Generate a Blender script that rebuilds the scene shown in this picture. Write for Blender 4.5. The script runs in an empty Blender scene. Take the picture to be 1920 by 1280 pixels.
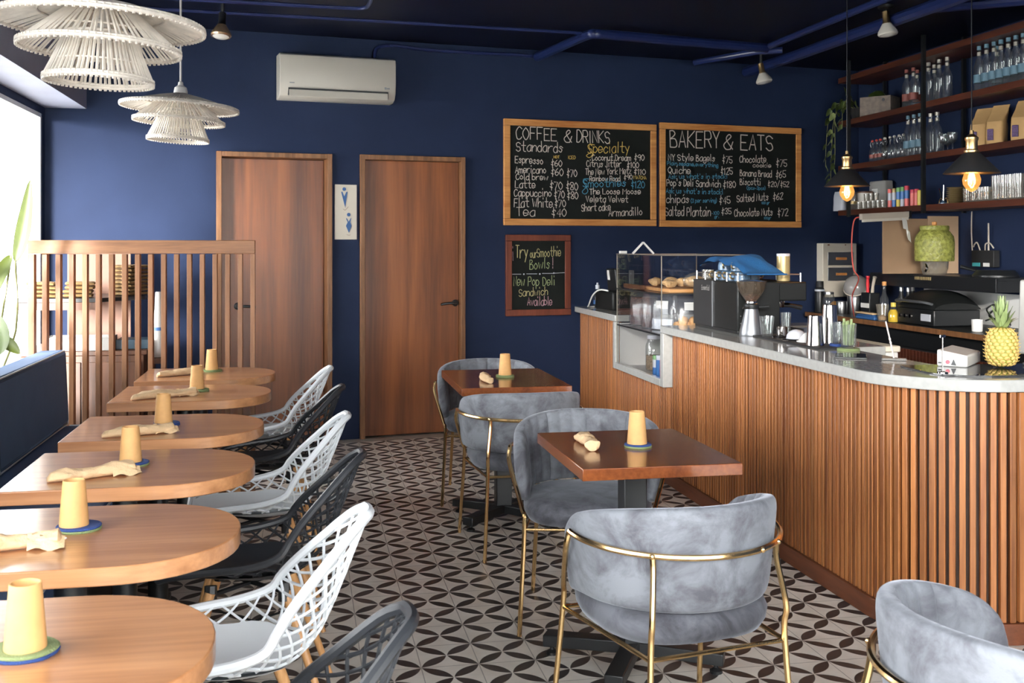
import bpy, bmesh, math, random
from mathutils import Vector, Matrix
R = math.radians
sin, cos, pi = math.sin, math.cos, math.pi
sc = bpy.context.scene
C = sc.collection
random.seed(7)

# ------------------------------------------------------------------ camera
CAM_H = 1.4485
cd = bpy.data.cameras.new('camera')
cam = bpy.data.objects.new('camera', cd); C.objects.link(cam)
cam.location = (0, 0, CAM_H)
cam.rotation_euler = (R(90), 0, -.18755)
cd.sensor_width = 36.0
cd.lens = 2054.0 / 1920 * 36
cd.shift_y = -(640 - 460.4) / 1920
cd.clip_start = .05
cd.dof.use_dof = True
cd.dof.focus_distance = 5.0
cd.dof.aperture_fstop = 11.0
sc.camera = cam

# ------------------------------------------------------------------ light
sc.view_settings.view_transform = 'Standard'
sc.view_settings.look = 'None'
sc.view_settings.gamma = 1
sc.view_settings.use_curve_mapping = False
sc.view_settings.exposure = 0.0
SKY = 21.0
w = bpy.data.worlds.new('overcast_sky'); sc.world = w; w.use_nodes = True
bg = w.node_tree.nodes['Background']
bg.inputs[0].default_value = (.95, .975, 1.0, 1); bg.inputs[1].default_value = SKY
sc.cycles.max_bounces = 10
sc.cycles.transparent_max_bounces = 24
sc.cycles.diffuse_bounces = 5
sc.cycles.glossy_bounces = 4
sc.cycles.caustics_reflective = False
sc.cycles.caustics_refractive = False
sc.cycles.sample_clamp_indirect = 6.0

def portal(name, loc, rot, sx, sy):
    l = bpy.data.lights.new(name, 'AREA'); l.shape = 'RECTANGLE'; l.size = sx; l.size_y = sy
    l.cycles.is_portal = True
    o = bpy.data.objects.new(name, l); C.objects.link(o); o.location = loc; o.rotation_euler = rot
WIN_Y0 = 5.2                  # near end of the window by the bench
XL, XR = -1.74, 4.85          # window wall, shelf wall
YF = -1.0                     # shop front
CEIL = 3.0
portal('window_daylight', (XL - .09, (WIN_Y0 + 7.88) / 2, 1.42), (0, R(-90), 0), 1.84, 7.88 - WIN_Y0)
portal('added_window_daylight', (XL - .09, .85, 1.42), (0, R(-90), 0), 1.84, 3.5)  # sky portal of the added, unseen window beside the near tables
portal('shopfront_daylight', (.95, YF - .09, 1.45), (R(90), 0, 0), 5.1, 2.5)
su_ = bpy.data.lights.new('hazy_low_sun', 'SUN'); su_.energy = 30.0; su_.angle = R(14); su_.color = (1, .97, .92)
so_ = bpy.data.objects.new('hazy_low_sun', su_); C.objects.link(so_); SPSI, SEL = R(22), R(6)
so_.rotation_euler = Vector((sin(SPSI) * cos(SEL), cos(SPSI) * cos(SEL), -sin(SEL))).to_track_quat('-Z', 'Y').to_euler()

# ------------------------------------------------------------------ materials
def new_mat(name):
    m = bpy.data.materials.new(name); m.use_nodes = True
    return m, m.node_tree.nodes, m.node_tree.links, m.node_tree.nodes['Principled BSDF']
def lin(c):
    return tuple(((v / 255) / 12.92 if v / 255 <= .04045 else ((v / 255 + .055) / 1.055) ** 2.4) for v in c) + (1,)
def plain(name, col, rough=.5, metal=0., spec=.5, bump=0., bscale=60., var=0., vscale=8.):
    m, N, L, b = new_mat(name)
    b.inputs['Base Color'].default_value = col; b.inputs['Roughness'].default_value = rough
    b.inputs['Metallic'].default_value = metal; b.inputs['Specular IOR Level'].default_value = spec
    if var or bump:
        tc = N.new('ShaderNodeTexCoord')
    if var:
        n = N.new('ShaderNodeTexNoise'); n.inputs['Scale'].default_value = vscale; n.inputs['Detail'].default_value = 4
        L.new(tc.outputs['Object'], n.inputs['Vector'])
        r = N.new('ShaderNodeValToRGB'); r.color_ramp.elements[0].position = .35; r.color_ramp.elements[1].position = .68
        r.color_ramp.elements[0].color = tuple(v * (1 - var) for v in col[:3]) + (1,)
        r.color_ramp.elements[1].color = tuple(min(1, v * (1 + var)) for v in col[:3]) + (1,)
        L.new(n.outputs['Fac'], r.inputs['Fac']); L.new(r.outputs['Color'], b.inputs['Base Color'])
    if bump:
        n2 = N.new('ShaderNodeTexNoise'); n2.inputs['Scale'].default_value = bscale; n2.inputs['Detail'].default_value = 3
        L.new(tc.outputs['Object'], n2.inputs['Vector'])
        bp = N.new('ShaderNodeBump'); bp.inputs['Strength'].default_value = bump; bp.inputs['Distance'].default_value = .01
        L.new(n2.outputs['Fac'], bp.inputs['Height']); L.new(bp.outputs['Normal'], b.inputs['Normal'])
    return m
def wood(name, dark, light, axis='X', scale=14., rough=.4, stretch=.07, island=0., spec=.5, coat=0., fine=.35):
    m, N, L, b = new_mat(name)
    tc = N.new('ShaderNodeTexCoord'); mp = N.new('ShaderNodeMapping')
    s = [1, 1, 1]; s['XYZ'.index(axis)] = stretch; mp.inputs['Scale'].default_value = s
    L.new(tc.outputs['Object'], mp.inputs['Vector'])
    src = mp.outputs['Vector']
    if island:
        g = N.new('ShaderNodeNewGeometry'); cx = N.new('ShaderNodeCombineXYZ')
        mu = N.new('ShaderNodeMath'); mu.operation = 'MULTIPLY'; mu.inputs[1].default_value = 37
        L.new(g.outputs['Random Per Island'], mu.inputs[0])
        for k in range(3): L.new(mu.outputs[0], cx.inputs[k])
        va = N.new('ShaderNodeVectorMath'); L.new(src, va.inputs[0]); L.new(cx.outputs[0], va.inputs[1]); src = va.outputs[0]
    n = N.new('ShaderNodeTexNoise'); n.inputs['Scale'].default_value = scale; n.inputs['Detail'].default_value = 5
    n.inputs['Distortion'].default_value = .8; L.new(src, n.inputs['Vector'])
    n2 = N.new('ShaderNodeTexNoise'); n2.inputs['Scale'].default_value = scale * 9; n2.inputs['Detail'].default_value = 3; L.new(src, n2.inputs['Vector'])
    mx = N.new('ShaderNodeMix'); mx.inputs[0].default_value = fine
    L.new(n.outputs['Fac'], mx.inputs[2]); L.new(n2.outputs['Fac'], mx.inputs[3])
    r = N.new('ShaderNodeValToRGB'); r.color_ramp.elements[0].position = .34; r.color_ramp.elements[1].position = .66
    r.color_ramp.elements[0].color = dark; r.color_ramp.elements[1].color = light
    L.new(mx.outputs[0], r.inputs['Fac']); out = r.outputs['Color']
    if island:
        hv = N.new('ShaderNodeHueSaturation'); mr = N.new('ShaderNodeMapRange')
        mr.inputs['To Min'].default_value = 1 - island; mr.inputs['To Max'].default_value = 1 + island
        L.new(g.outputs['Random Per Island'], mr.inputs['Value']); L.new(mr.outputs[0], hv.inputs['Value']); L.new(out, hv.inputs['Color']); out = hv.outputs['Color']
    L.new(out, b.inputs['Base Color'])
    b.inputs['Roughness'].default_value = rough; b.inputs['Specular IOR Level'].default_value = spec
    b.inputs['Coat Weight'].default_value = coat; b.inputs['Coat Roughness'].default_value = .12
    bp = N.new('ShaderNodeBump'); bp.inputs['Strength'].default_value = .12; bp.inputs['Distance'].default_value = .004
    L.new(mx.outputs[0], bp.inputs['Height']); L.new(bp.outputs['Normal'], b.inputs['Normal'])
    return m
def thin_glass(name, tint=(1, 1, 1, 1), haze=.0, base=.06, rough=.02, power=3., hazecol=(.8, .82, .84, 1), glowcol=None):
    m = bpy.data.materials.new(name); m.use_nodes = True
    N, L = m.node_tree.nodes, m.node_tree.links; N.clear()
    o = N.new('ShaderNodeOutputMaterial'); t = N.new('ShaderNodeBsdfTransparent'); t.inputs[0].default_value = tint
    g = N.new('ShaderNodeBsdfGlossy'); g.inputs['Roughness'].default_value = rough
    lw = N.new('ShaderNodeLayerWeight'); lw.inputs[0].default_value = .5
    pw = N.new('ShaderNodeMath'); pw.operation = 'POWER'; pw.inputs[1].default_value = power; L.new(lw.outputs['Facing'], pw.inputs[0])
    a = N.new('ShaderNodeMath'); a.operation = 'MULTIPLY_ADD'; a.inputs[1].default_value = .75; a.inputs[2].default_value = base; a.use_clamp = True
    L.new(pw.outputs[0], a.inputs[0])
    mx = N.new('ShaderNodeMixShader'); L.new(a.outputs[0], mx.inputs[0]); L.new(t.outputs[0], mx.inputs[1]); L.new(g.outputs[0], mx.inputs[2])
    out = mx.outputs[0]
    if haze:
        d = N.new('ShaderNodeBsdfDiffuse'); d.inputs[0].default_value = hazecol
        m2 = N.new('ShaderNodeMixShader'); m2.inputs[0].default_value = haze; L.new(out, m2.inputs[1]); L.new(d.outputs[0], m2.inputs[2]); out = m2.outputs[0]
    if glowcol:                                              # glass of a lit bulb
        e = N.new('ShaderNodeEmission'); e.inputs[0].default_value = glowcol; e.inputs[1].default_value = .55
        ad = N.new('ShaderNodeAddShader'); L.new(out, ad.inputs[0]); L.new(e.outputs[0], ad.inputs[1]); out = ad.outputs[0]
    L.new(out, o.inputs[0]); return m
def glow(name, col, strength):
    m, N, L, b = new_mat(name); b.inputs['Emission Color'].default_value = col; b.inputs['Emission Strength'].default_value = strength
    b.inputs['Base Color'].default_value = col; return m
def velvet_mat(name, col, light, tint=(.82, .86, .95, 1)):
    m, N, L, b = new_mat(name)
    tc = N.new('ShaderNodeTexCoord'); n = N.new('ShaderNodeTexNoise'); n.inputs['Scale'].default_value = 7; n.inputs['Detail'].default_value = 6
    n.inputs['Roughness'].default_value = .65; n.inputs['Distortion'].default_value = .5
    L.new(tc.outputs['Object'], n.inputs['Vector'])
    r = N.new('ShaderNodeValToRGB'); r.color_ramp.elements[0].position = .36; r.color_ramp.elements[1].position = .58
    r.color_ramp.elements[0].color = col; r.color_ramp.elements[1].color = light
    L.new(n.outputs['Fac'], r.inputs['Fac']); L.new(r.outputs['Color'], b.inputs['Base Color'])
    b.inputs['Roughness'].default_value = .75; b.inputs['Specular IOR Level'].default_value = .25
    b.inputs['Sheen Weight'].default_value = .35; b.inputs['Sheen Roughness'].default_value = .35; b.inputs['Sheen Tint'].default_value = tint
    n2 = N.new('ShaderNodeTexNoise'); n2.inputs['Scale'].default_value = 380; L.new(tc.outputs['Object'], n2.inputs['Vector'])
    bp = N.new('ShaderNodeBump'); bp.inputs['Strength'].default_value = .15; bp.inputs['Distance'].default_value = .002
    L.new(n2.outputs['Fac'], bp.inputs['Height']); L.new(bp.outputs['Normal'], b.inputs['Normal'])
    return m

def tile_floor_mat():
    m, N, L, b = new_mat('patterned_cement_tile')
    def M(op, a, bb=None, c=None, clamp=False):
        n = N.new('ShaderNodeMath'); n.operation = op; n.use_clamp = clamp
        for k, v in enumerate((a, bb, c)):
            if v is None: continue
            if isinstance(v, (int, float)): n.inputs[k].default_value = v
            else: L.new(v, n.inputs[k])
        return n.outputs[0]
    tc = N.new('ShaderNodeTexCoord'); sp = N.new('ShaderNodeSeparateXYZ'); L.new(tc.outputs['Object'], sp.inputs[0])
    x = M('MULTIPLY', M('SUBTRACT', sp.outputs[0], .3951), 5.0); y = M('MULTIPLY', M('SUBTRACT', sp.outputs[1], 4.9511), 5.0)   # tile units
    p = M('ADD', x, y); q = M('SUBTRACT', y, x)                                   # petals run along unit edges of (p, q)
    def petal(u, v):
        f = M('FRACT', u); hh = M('MULTIPLY', M('MULTIPLY', f, M('SUBTRACT', 1.0, f)), .68)
        dist = M('ABSOLUTE', M('SUBTRACT', v, M('ROUND', v)))
        return M('SUBTRACT', M('SUBTRACT', hh, .012), dist), M('FLOOR', u), M('ROUND', v)
    d1, i1, j1 = petal(p, q); d2, i2, j2 = petal(q, p)
    mask = M('MULTIPLY_ADD', M('MAXIMUM', d1, d2), 60.0, .5, clamp=True)
    first = M('GREATER_THAN', d1, d2)
    def pick(a, bb): return M('ADD', M('MULTIPLY', first, a), M('MULTIPLY', M('SUBTRACT', 1.0, first), bb))
    cv = N.new('ShaderNodeCombineXYZ'); L.new(pick(i1, i2), cv.inputs[0]); L.new(pick(j1, j2), cv.inputs[1]); L.new(first, cv.inputs[2])
    wn = N.new('ShaderNodeTexWhiteNoise'); L.new(cv.outputs[0], wn.inputs['Vector'])
    no = N.new('ShaderNodeTexNoise'); no.inputs['Scale'].default_value = 9; no.inputs['Detail'].default_value = 6; L.new(tc.outputs['Object'], no.inputs['Vector'])
    rd = N.new('ShaderNodeValToRGB'); rd.color_ramp.elements[0].color = (.022, .017, .016, 1); rd.color_ramp.elements[1].color = (.062, .05, .046, 1)
    L.new(M('ADD', M('MULTIPLY', wn.outputs['Value'], .6), M('MULTIPLY', no.outputs['Fac'], .4)), rd.inputs['Fac'])
    rl = N.new('ShaderNodeValToRGB'); rl.color_ramp.elements[0].position = .3; rl.color_ramp.elements[1].position = .7
    rl.color_ramp.elements[0].color = (.66, .60, .52, 1); rl.color_ramp.elements[1].color = (.80, .75, .67, 1)
    L.new(no.outputs['Fac'], rl.inputs['Fac'])
    mx = N.new('ShaderNodeMix'); mx.data_type = 'RGBA'; L.new(mask, mx.inputs[0]); L.new(rl.outputs[0], mx.inputs[6]); L.new(rd.outputs[0], mx.inputs[7])
    # grout and the plain border along the back wall
    def near(u):
        return M('LESS_THAN', M('ABSOLUTE', M('SUBTRACT', u, M('ROUND', u))), .009)
    gr = M('MAXIMUM', near(x), near(y))
    mg = N.new('ShaderNodeMix'); mg.data_type = 'RGBA'; L.new(M('MULTIPLY', gr, .65), mg.inputs[0]); L.new(mx.outputs[2], mg.inputs[6]); mg.inputs[7].default_value = (.17, .15, .13, 1)
    edge = M('SUBTRACT', sp.outputs[1], M('MULTIPLY_ADD', sp.outputs[0], .16107, 8.2236))
    bd = M('GREATER_THAN', edge, -.14)
    mb = N.new('ShaderNodeMix'); mb.data_type = 'RGBA'; L.new(bd, mb.inputs[0]); L.new(mg.outputs[2], mb.inputs[6]); mb.inputs[7].default_value = (.36, .32, .27, 1)
    L.new(mb.outputs[2], b.inputs['Base Color'])
    rr = N.new('ShaderNodeMapRange'); rr.inputs['To Min'].default_value = .28; rr.inputs['To Max'].default_value = .5
    L.new(no.outputs['Fac'], rr.inputs['Value']); L.new(rr.outputs[0], b.inputs['Roughness'])
    return m

def coat_wall_mat(name, col, rough=.55):
    return plain(name, col, rough, spec=.12, bump=.06, bscale=120, var=.07, vscale=3)

M_ = dict(
    floor=tile_floor_mat(),
    navy=coat_wall_mat('navy_wall_paint', (.016, .026, .062, 1), .6),
    ceil=coat_wall_mat('dark_navy_ceiling_paint', (.007, .009, .022, 1), .5),
    pipe=plain('navy_pipe_paint', (.012, .021, .085, 1), .3),
    soff=coat_wall_mat('soffit_paint', (.32, .33, .41, 1), .6),
    door=wood('door_veneer', lin((90, 46, 20)), lin((150, 86, 42)), 'Z', 7, .36, .05, fine=.22),
    trimw=wood('door_frame_wood', lin((96, 62, 38)), lin((142, 98, 62)), 'Z', 20, .5),
    oak=wood('screen_oak', lin((112, 72, 44)), lin((150, 104, 68)), 'Z', 16, .5, island=.1),
    oakx=wood('screen_oak_rail', lin((112, 72, 44)), lin((150, 104, 68)), 'X', 16, .5),
    top=wood('table_top_walnut', lin((150, 98, 62)), lin((196, 142, 98)), 'X', 9, .28, .06, fine=.3, coat=.35),
    topy=wood('square_table_walnut', lin((98, 48, 22)), lin((142, 78, 38)), 'Y', 9, .22, .06, fine=.3, coat=.5),
    slat=wood('counter_slat_wood', lin((112, 60, 28)), lin((184, 120, 68)), 'Z', 9, .45, .05, island=.32),
    slatback=plain('counter_backing_board', (.05, .024, .012, 1), .6),
    kick=wood('kick_board_wood', lin((92, 50, 30)), lin((120, 68, 42)), 'Y', 12, .4),
    pine=wood('pine_board_frame', lin((176, 108, 50)), lin((226, 164, 96)), 'X', 8, .55, .1),
    redw=wood('mahogany_board_frame', lin((88, 38, 22)), lin((120, 58, 36)), 'Z', 14, .5),
    shelfw=wood('shelf_plank_wood', lin((56, 26, 16)), lin((92, 46, 28)), 'Y', 12, .45),
    stationw=wood('station_wood', lin((60, 36, 22)), lin((100, 62, 38)), 'Z', 12, .5),
    plyw=wood('tan_plywood', lin((84, 50, 30)), lin((102, 64, 41)), 'Z', 6, .55),
    beech=wood('beech_leg_wood', lin((176, 126, 78)), lin((206, 158, 106)), 'Z', 20, .45),
    board=plain('blackboard_surface', (.008, .010, .009, 1), .7, spec=.2, var=.15, vscale=5),
    chalk=plain('chalk_cream', (.78, .7, .6, 1), .8), yellow=plain('chalk_yellow', (.72, .5, .12, 1), .8),
    blue=plain('chalk_blue', (.09, .34, .5, 1), .8), green=plain('chalk_green', (.42, .5, .24, 1), .8),
    pink=plain('chalk_pink', (.66, .38, .42, 1), .8), ychalk=plain('chalk_pale_yellow', (.62, .55, .26, 1), .8), red=plain('chalk_red', (.6, .16, .16, 1), .8),
    marble=plain('pale_stone_counter', (.43, .43, .41, 1), .09, spec=.55, var=.06, vscale=40),
    white=plain('white_plastic', (.72, .71, .68, 1), .4), offw=plain('cream_plastic', (.64, .60, .52, 1), .4), creamp=plain('cream_painted_panel', (.68, .62, .51, 1), .55),
    chairw=plain('white_chair_plastic', (.72, .75, .77, 1), .38), chairb=plain('charcoal_chair_plastic', (.022, .024, .028, 1), .42),
    black=plain('black_metal', (.010, .011, .012, 1), .38), blackm=plain('matt_black', (.012, .012, .013, 1), .6), dark=plain('dark_appliance', (.008, .009, .009, 1), .42, spec=.3),
    gold=plain('polished_brass', (.82, .55, .26, 1), .2, 1.), brass=plain('aged_brass', (.62, .42, .2, 1), .35, 1.),
    steel=plain('polished_steel', (.62, .59, .56, 1), .12, 1.), steelg=plain('brushed_grey_steel', (.28, .29, .31, 1), .38, .85), steeld=plain('wire_steel', (.5, .5, .5, 1), .3, 1.),
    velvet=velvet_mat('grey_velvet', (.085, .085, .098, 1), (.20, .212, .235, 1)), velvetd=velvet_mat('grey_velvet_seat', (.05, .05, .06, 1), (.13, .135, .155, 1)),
    bench=velvet_mat('navy_bench_fabric', (.010, .017, .028, 1), (.014, .023, .036, 1), tint=(.28, .40, .66, 1)), benchs=plain('navy_seat_fabric', (.04, .085, .19, 1), .75, bump=.2, bscale=400),
    piping=plain('grey_piping', (.45, .46, .47, 1), .7), benchw=plain('bench_front_panel', (.012, .012, .014, 1), .5),
    clay=plain('ochre_clay', (.62, .345, .13, 1), .7, var=.06, vscale=30), feltb=plain('blue_felt', (.025, .06, .22, 1), .95, bump=.6, bscale=300), feltg=plain('green_felt', (.22, .28, .12, 1), .95, bump=.6, bscale=300),
    linen=plain('cream_linen', (.68, .47, .27, 1), .9, bump=.35, bscale=90, var=.06), linend=plain('tan_linen', (.21, .125, .045, 1), .9, bump=.35, bscale=70, var=.12),
    rattan=plain('bleached_rattan', (.76, .70, .62, 1), .6, var=.12, vscale=25), cordw=plain('white_cord', (.6, .58, .55, 1), .6),
    glass=thin_glass('clear_pane_glass', base=.03, power=4.), winglass=thin_glass('window_glass', base=.02, power=4.5), bottle=thin_glass('clear_bottle_glass', (.91, .93, .92, 1), .03, .08), tumbler=thin_glass('ribbed_tumbler_glass', (.92, .92, .9, 1), .10, .09, hazecol=(.75, .68, .58, 1)),
    bag=thin_glass('clear_plastic_bag', (.94, .95, .96, 1), .045, .05, .18), hopper=thin_glass('smoked_hopper_plastic', (.74, .68, .6, 1), .05, .12, hazecol=(.6, .5, .4, 1)), amber=thin_glass('amber_bulb_glass', (1, .62, .25, 1), .0, .05, glowcol=(1, .5, .14, 1)),
    kraft=plain('kraft_paper', (.52, .32, .13, 1), .8, bump=.25, bscale=18, var=.1), purple=plain('purple_label', (.08, .04, .12, 1), .6, var=.5, vscale=140), paper=plain('white_paper', (.7, .69, .66, 1), .8), greyp=plain('grey_bag_paper', (.32, .31, .29, 1), .8, bump=.3, bscale=20),
    leaf=plain('bright_leaf', (.062, .085, .008, 1), .45, var=.2, vscale=10), leafd=plain('deep_leaf', (.025, .042, .007, 1), .35, var=.25, vscale=10), vine=plain('vine_leaf', (.055, .085, .018, 1), .5, var=.3, vscale=14), vinel=plain('pale_vine_leaf', (.16, .2, .06, 1), .5, var=.3, vscale=14), stem=plain('plant_stem', (.2, .2, .06, 1), .5),
    teal=plain('teal_plastic', (.05, .3, .32, 1), .45), inkbox=plain('dark_blue_box', (.02, .05, .075, 1), .5), cloth=plain('blue_terry_cloth', (.005, .095, .27, 1), .95, bump=.8, bscale=260), cupb=plain('blue_grey_glaze', (.10, .17, .26, 1), .25, var=.3, vscale=20), tan=plain('tan_board', (.50, .34, .21, 1), .75, var=.06, vscale=3), tand=plain('brown_board', (.30, .19, .11, 1), .75, var=.06, vscale=3),
    crust=plain('baked_crust', (.55, .34, .15, 1), .75, bump=.6, bscale=60, var=.25, vscale=35), cookie=plain('golden_cookie', (.58, .30, .10, 1), .75, bump=.5, bscale=60, var=.2, vscale=30), bread=wood('bread_board', lin((176, 120, 66)), lin((210, 158, 98)), 'X', 12, .5),
    beans=plain('coffee_beans', (.10, .045, .035, 1), .45, bump=1., bscale=110, var=.7, vscale=90), choco=plain('brown_chocolate', (.12, .045, .02, 1), .5), granola=plain('granola', (.36, .24, .14, 1), .8, bump=1., bscale=120, var=.5, vscale=110),
    canred=plain('red_can', (.55, .06, .09, 1), .3), canpink=plain('coral_tube', (.75, .17, .15, 1), .4), cangreen=plain('green_lid', (.16, .36, .12, 1), .4), canblue=plain('blue_can', (.05, .17, .45, 1), .35), canyel=plain('yellow_tube', (.65, .5, .08, 1), .4), cansilver=plain('silver_label', (.55, .57, .62, 1), .35),
    redcap=plain('red_stopper', (.55, .07, .05, 1), .4), spoonm=plain('pale_twisted_steel', (.62, .56, .54, 1), .3), whitecap=plain('white_stopper', (.62, .58, .52, 1), .4), lblue=plain('pale_blue_label', (.10, .19, .25, 1), .5), lred=plain('red_label', (.22, .06, .045, 1), .5), silverfoil=plain('silver_foil_neck', (.62, .58, .5, 1), .3, .6),
    tin=plain('gold_tin', (.5, .38, .18, 1), .35, .5), casedge=plain('case_edge_metal', (.30, .27, .22, 1), .4, .6), oil=plain('golden_oil', (.75, .48, .02, 1), .15), ceramic=plain('grey_glass_bowl', (.30, .28, .27, 1), .2), orange=plain('orange_fruit', (.5, .2, .02, 1), .6, var=.3), wicker=plain('green_bubble_glass', (.30, .31, .07, 1), .22, bump=1., bscale=55, var=.35, vscale=40),
    pineskin=plain('pineapple_skin', (.42, .27, .03, 1), .5), pineeye=plain('pineapple_eye', (.62, .42, .13, 1), .55, var=.15, vscale=60), pinegap=plain('pineapple_green_gap', (.24, .23, .03, 1), .6), crownl=plain('pineapple_crown_leaf', (.20, .26, .10, 1), .5, var=.25, vscale=20),
    cane=plain('grey_concrete_crate', (.20, .16, .13, 1), .9, var=.2, vscale=30), mirror=plain('dark_mirror_tray', (.05, .05, .05, 1), .03, spec=1.), steelp=plain('label_blue', (.03, .10, .26, 1), .5),
    filament=glow('hot_filament', (1, .55, .2, 1), 60), lens=plain('spot_lens', (.75, .72, .66, 1), .15), copper=plain('copper_reflector', (.5, .33, .2, 1), .25, .8),
    pave=plain('outdoor_pavement', (.55, .55, .53, 1), .8), outw=plain('white_light_blocker', (.8, .8, .78, 1), .8), alu=plain('aluminium_frame', (.78, .78, .74, 1), .4), redcable=plain('red_cable', (.55, .08, .06, 1), .5), redh=plain('red_handle', (.6, .02, .03, 1), .4), whiteh=plain('ivory_handle', (.5, .44, .36, 1), .5), smoke=thin_glass('smoked_window', (.3, .3, .32, 1), .05, .1),  # outdoor white serves only the added sun and sky blockers
)

# ------------------------------------------------------------------ mesh helpers
class MB:
    def __init__(s): s.v = []; s.f = []
    def add(s, vs, fs):
        k = len(s.v); s.v += [tuple(p) for p in vs]; s.f += [tuple(i + k for i in f) for f in fs]; return s
    def box(s, c, d, rz=0., rx=0., ry=0., taper=1.):
        hx, hy, hz = d[0] / 2, d[1] / 2, d[2] / 2
        m = Matrix.Rotation(rz, 3, 'Z') @ Matrix.Rotation(ry, 3, 'Y') @ Matrix.Rotation(rx, 3, 'X')
        vs = []
        for z in (-1, 1):
            t = taper if z > 0 else 1
            for x, y in ((-1, -1), (1, -1), (1, 1), (-1, 1)):
                vs.append(Vector(c) + m @ Vector((x * hx * t, y * hy * t, z * hz)))
        return s.add(vs, [(0, 3, 2, 1), (4, 5, 6, 7), (0, 1, 5, 4), (1, 2, 6, 5), (2, 3, 7, 6), (3, 0, 4, 7)])
    def lathe(s, prof, c=(0, 0, 0), n=24, rib=0., nr=0, sx=1., sy=1.):
        vs, fs = [], []
        for r, z in prof:
            for k in range(n):
                a = 2 * pi * k / n; rr = r * (1 + (rib * cos(nr * a) if nr else 0))
                vs.append((c[0] + rr * cos(a) * sx, c[1] + rr * sin(a) * sy, c[2] + z))
        for i in range(len(prof) - 1):
            for k in range(n):
                a, b = i * n + k, i * n + (k + 1) % n
                fs.append((a, b, b + n, a + n))
        if prof[0][0] > 1e-5: fs.append(tuple(reversed(range(n))))
        if prof[-1][0] > 1e-5: fs.append(tuple(range((len(prof) - 1) * n, len(prof) * n)))
        return s.add(vs, fs)
    def tube(s, pts, r, n=8, closed=False, flat=1.):
        pts = [Vector(p) for p in pts]; m = len(pts)
        rs = r if isinstance(r, (list, tuple)) else [r] * m
        vs, fs = [], []; up = None
        for i, p in enumerate(pts):
            a = pts[(i - 1) % m] if (closed or i) else p; b = pts[(i + 1) % m] if (closed or i < m - 1) else p
            t = (b - a).normalized() if (b - a).length > 1e-9 else Vector((0, 0, 1))
            if up is None:
                up = Vector((0, 0, 1)) if abs(t.z) < .9 else Vector((1, 0, 0))
            u = (up - t * up.dot(t))
            if u.length < 1e-6: u = t.orthogonal()
            u.normalize(); w_ = t.cross(u); up = u
            for k in range(n):
                an = 2 * pi * k / n
                vs.append(p + (u * cos(an) * flat + w_ * sin(an)) * rs[i])
        for i in range(m if closed else m - 1):
            for k in range(n):
                a, b = i * n + k, i * n + (k + 1) % n; j = ((i + 1) % m) * n
                fs.append((a, b, j + (k + 1) % n, j + k))
        if not closed:
            fs.append(tuple(reversed(range(n)))); fs.append(tuple(range((m - 1) * n, m * n)))
        return s.add(vs, fs)
    def grid(s, fn, nu, nv, closed_u=False, closed_v=False):
        vs = [fn(i, j) for i in range(nu) for j in range(nv)]; fs = []
        for i in range(nu if closed_u else nu - 1):
            for j in range(nv if closed_v else nv - 1):
                i2, j2 = (i + 1) % nu, (j + 1) % nv
                fs.append((i * nv + j, i2 * nv + j, i2 * nv + j2, i * nv + j2))
        return s.add(vs, fs)
    def prism(s, poly, z0, z1, inset=0.):
        n = len(poly); vs = [(x, y, z0) for x, y in poly] + [(x, y, z1) for x, y in poly]
        fs = [tuple(reversed(range(n))), tuple(range(n, 2 * n))] + [(k, (k + 1) % n, n + (k + 1) % n, n + k) for k in range(n)]
        return s.add(vs, fs)
    def blob(s, c, r, n=12, m=8, seed=0, amp=.15):
        rd = random.Random(seed); ph = [rd.random() * 6.28 for _ in range(6)]
        def fn(i, j):
            th = pi * i / (m - 1); a = 2 * pi * j / n
            k = 1 + amp * (sin(2 * a + ph[0]) * sin(th) + .6 * sin(3 * a + ph[1] + th * 2) * sin(th) + .5 * cos(3 * th + ph[2]))
            return (c[0] + r[0] * k * sin(th) * cos(a), c[1] + r[1] * k * sin(th) * sin(a), c[2] + r[2] * cos(th) * k)
        return s.grid(fn, m, n, closed_v=True)
    def build(s, name, m, parent=None, smooth=True, bevel=0., sub=0, ang=35):
        me = bpy.data.meshes.new(name); me.from_pydata(s.v, [], s.f)
        b = bmesh.new(); b.from_mesh(me); bmesh.ops.recalc_face_normals(b, faces=b.faces); b.to_mesh(me); b.free()
        me.materials.append(M_[m] if isinstance(m, str) else m)
        if smooth:
            me.shade_smooth(); me.set_sharp_from_angle(angle=R(ang))
        o = bpy.data.objects.new(name, me); C.objects.link(o)
        if parent: o.parent = parent
        if bevel:
            md = o.modifiers.new('edge', 'BEVEL'); md.width = bevel; md.segments = 2; md.limit_method = 'ANGLE'
        if sub:
            md = o.modifiers.new('round', 'SUBSURF'); md.levels = sub; md.render_levels = sub
        return o

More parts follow.
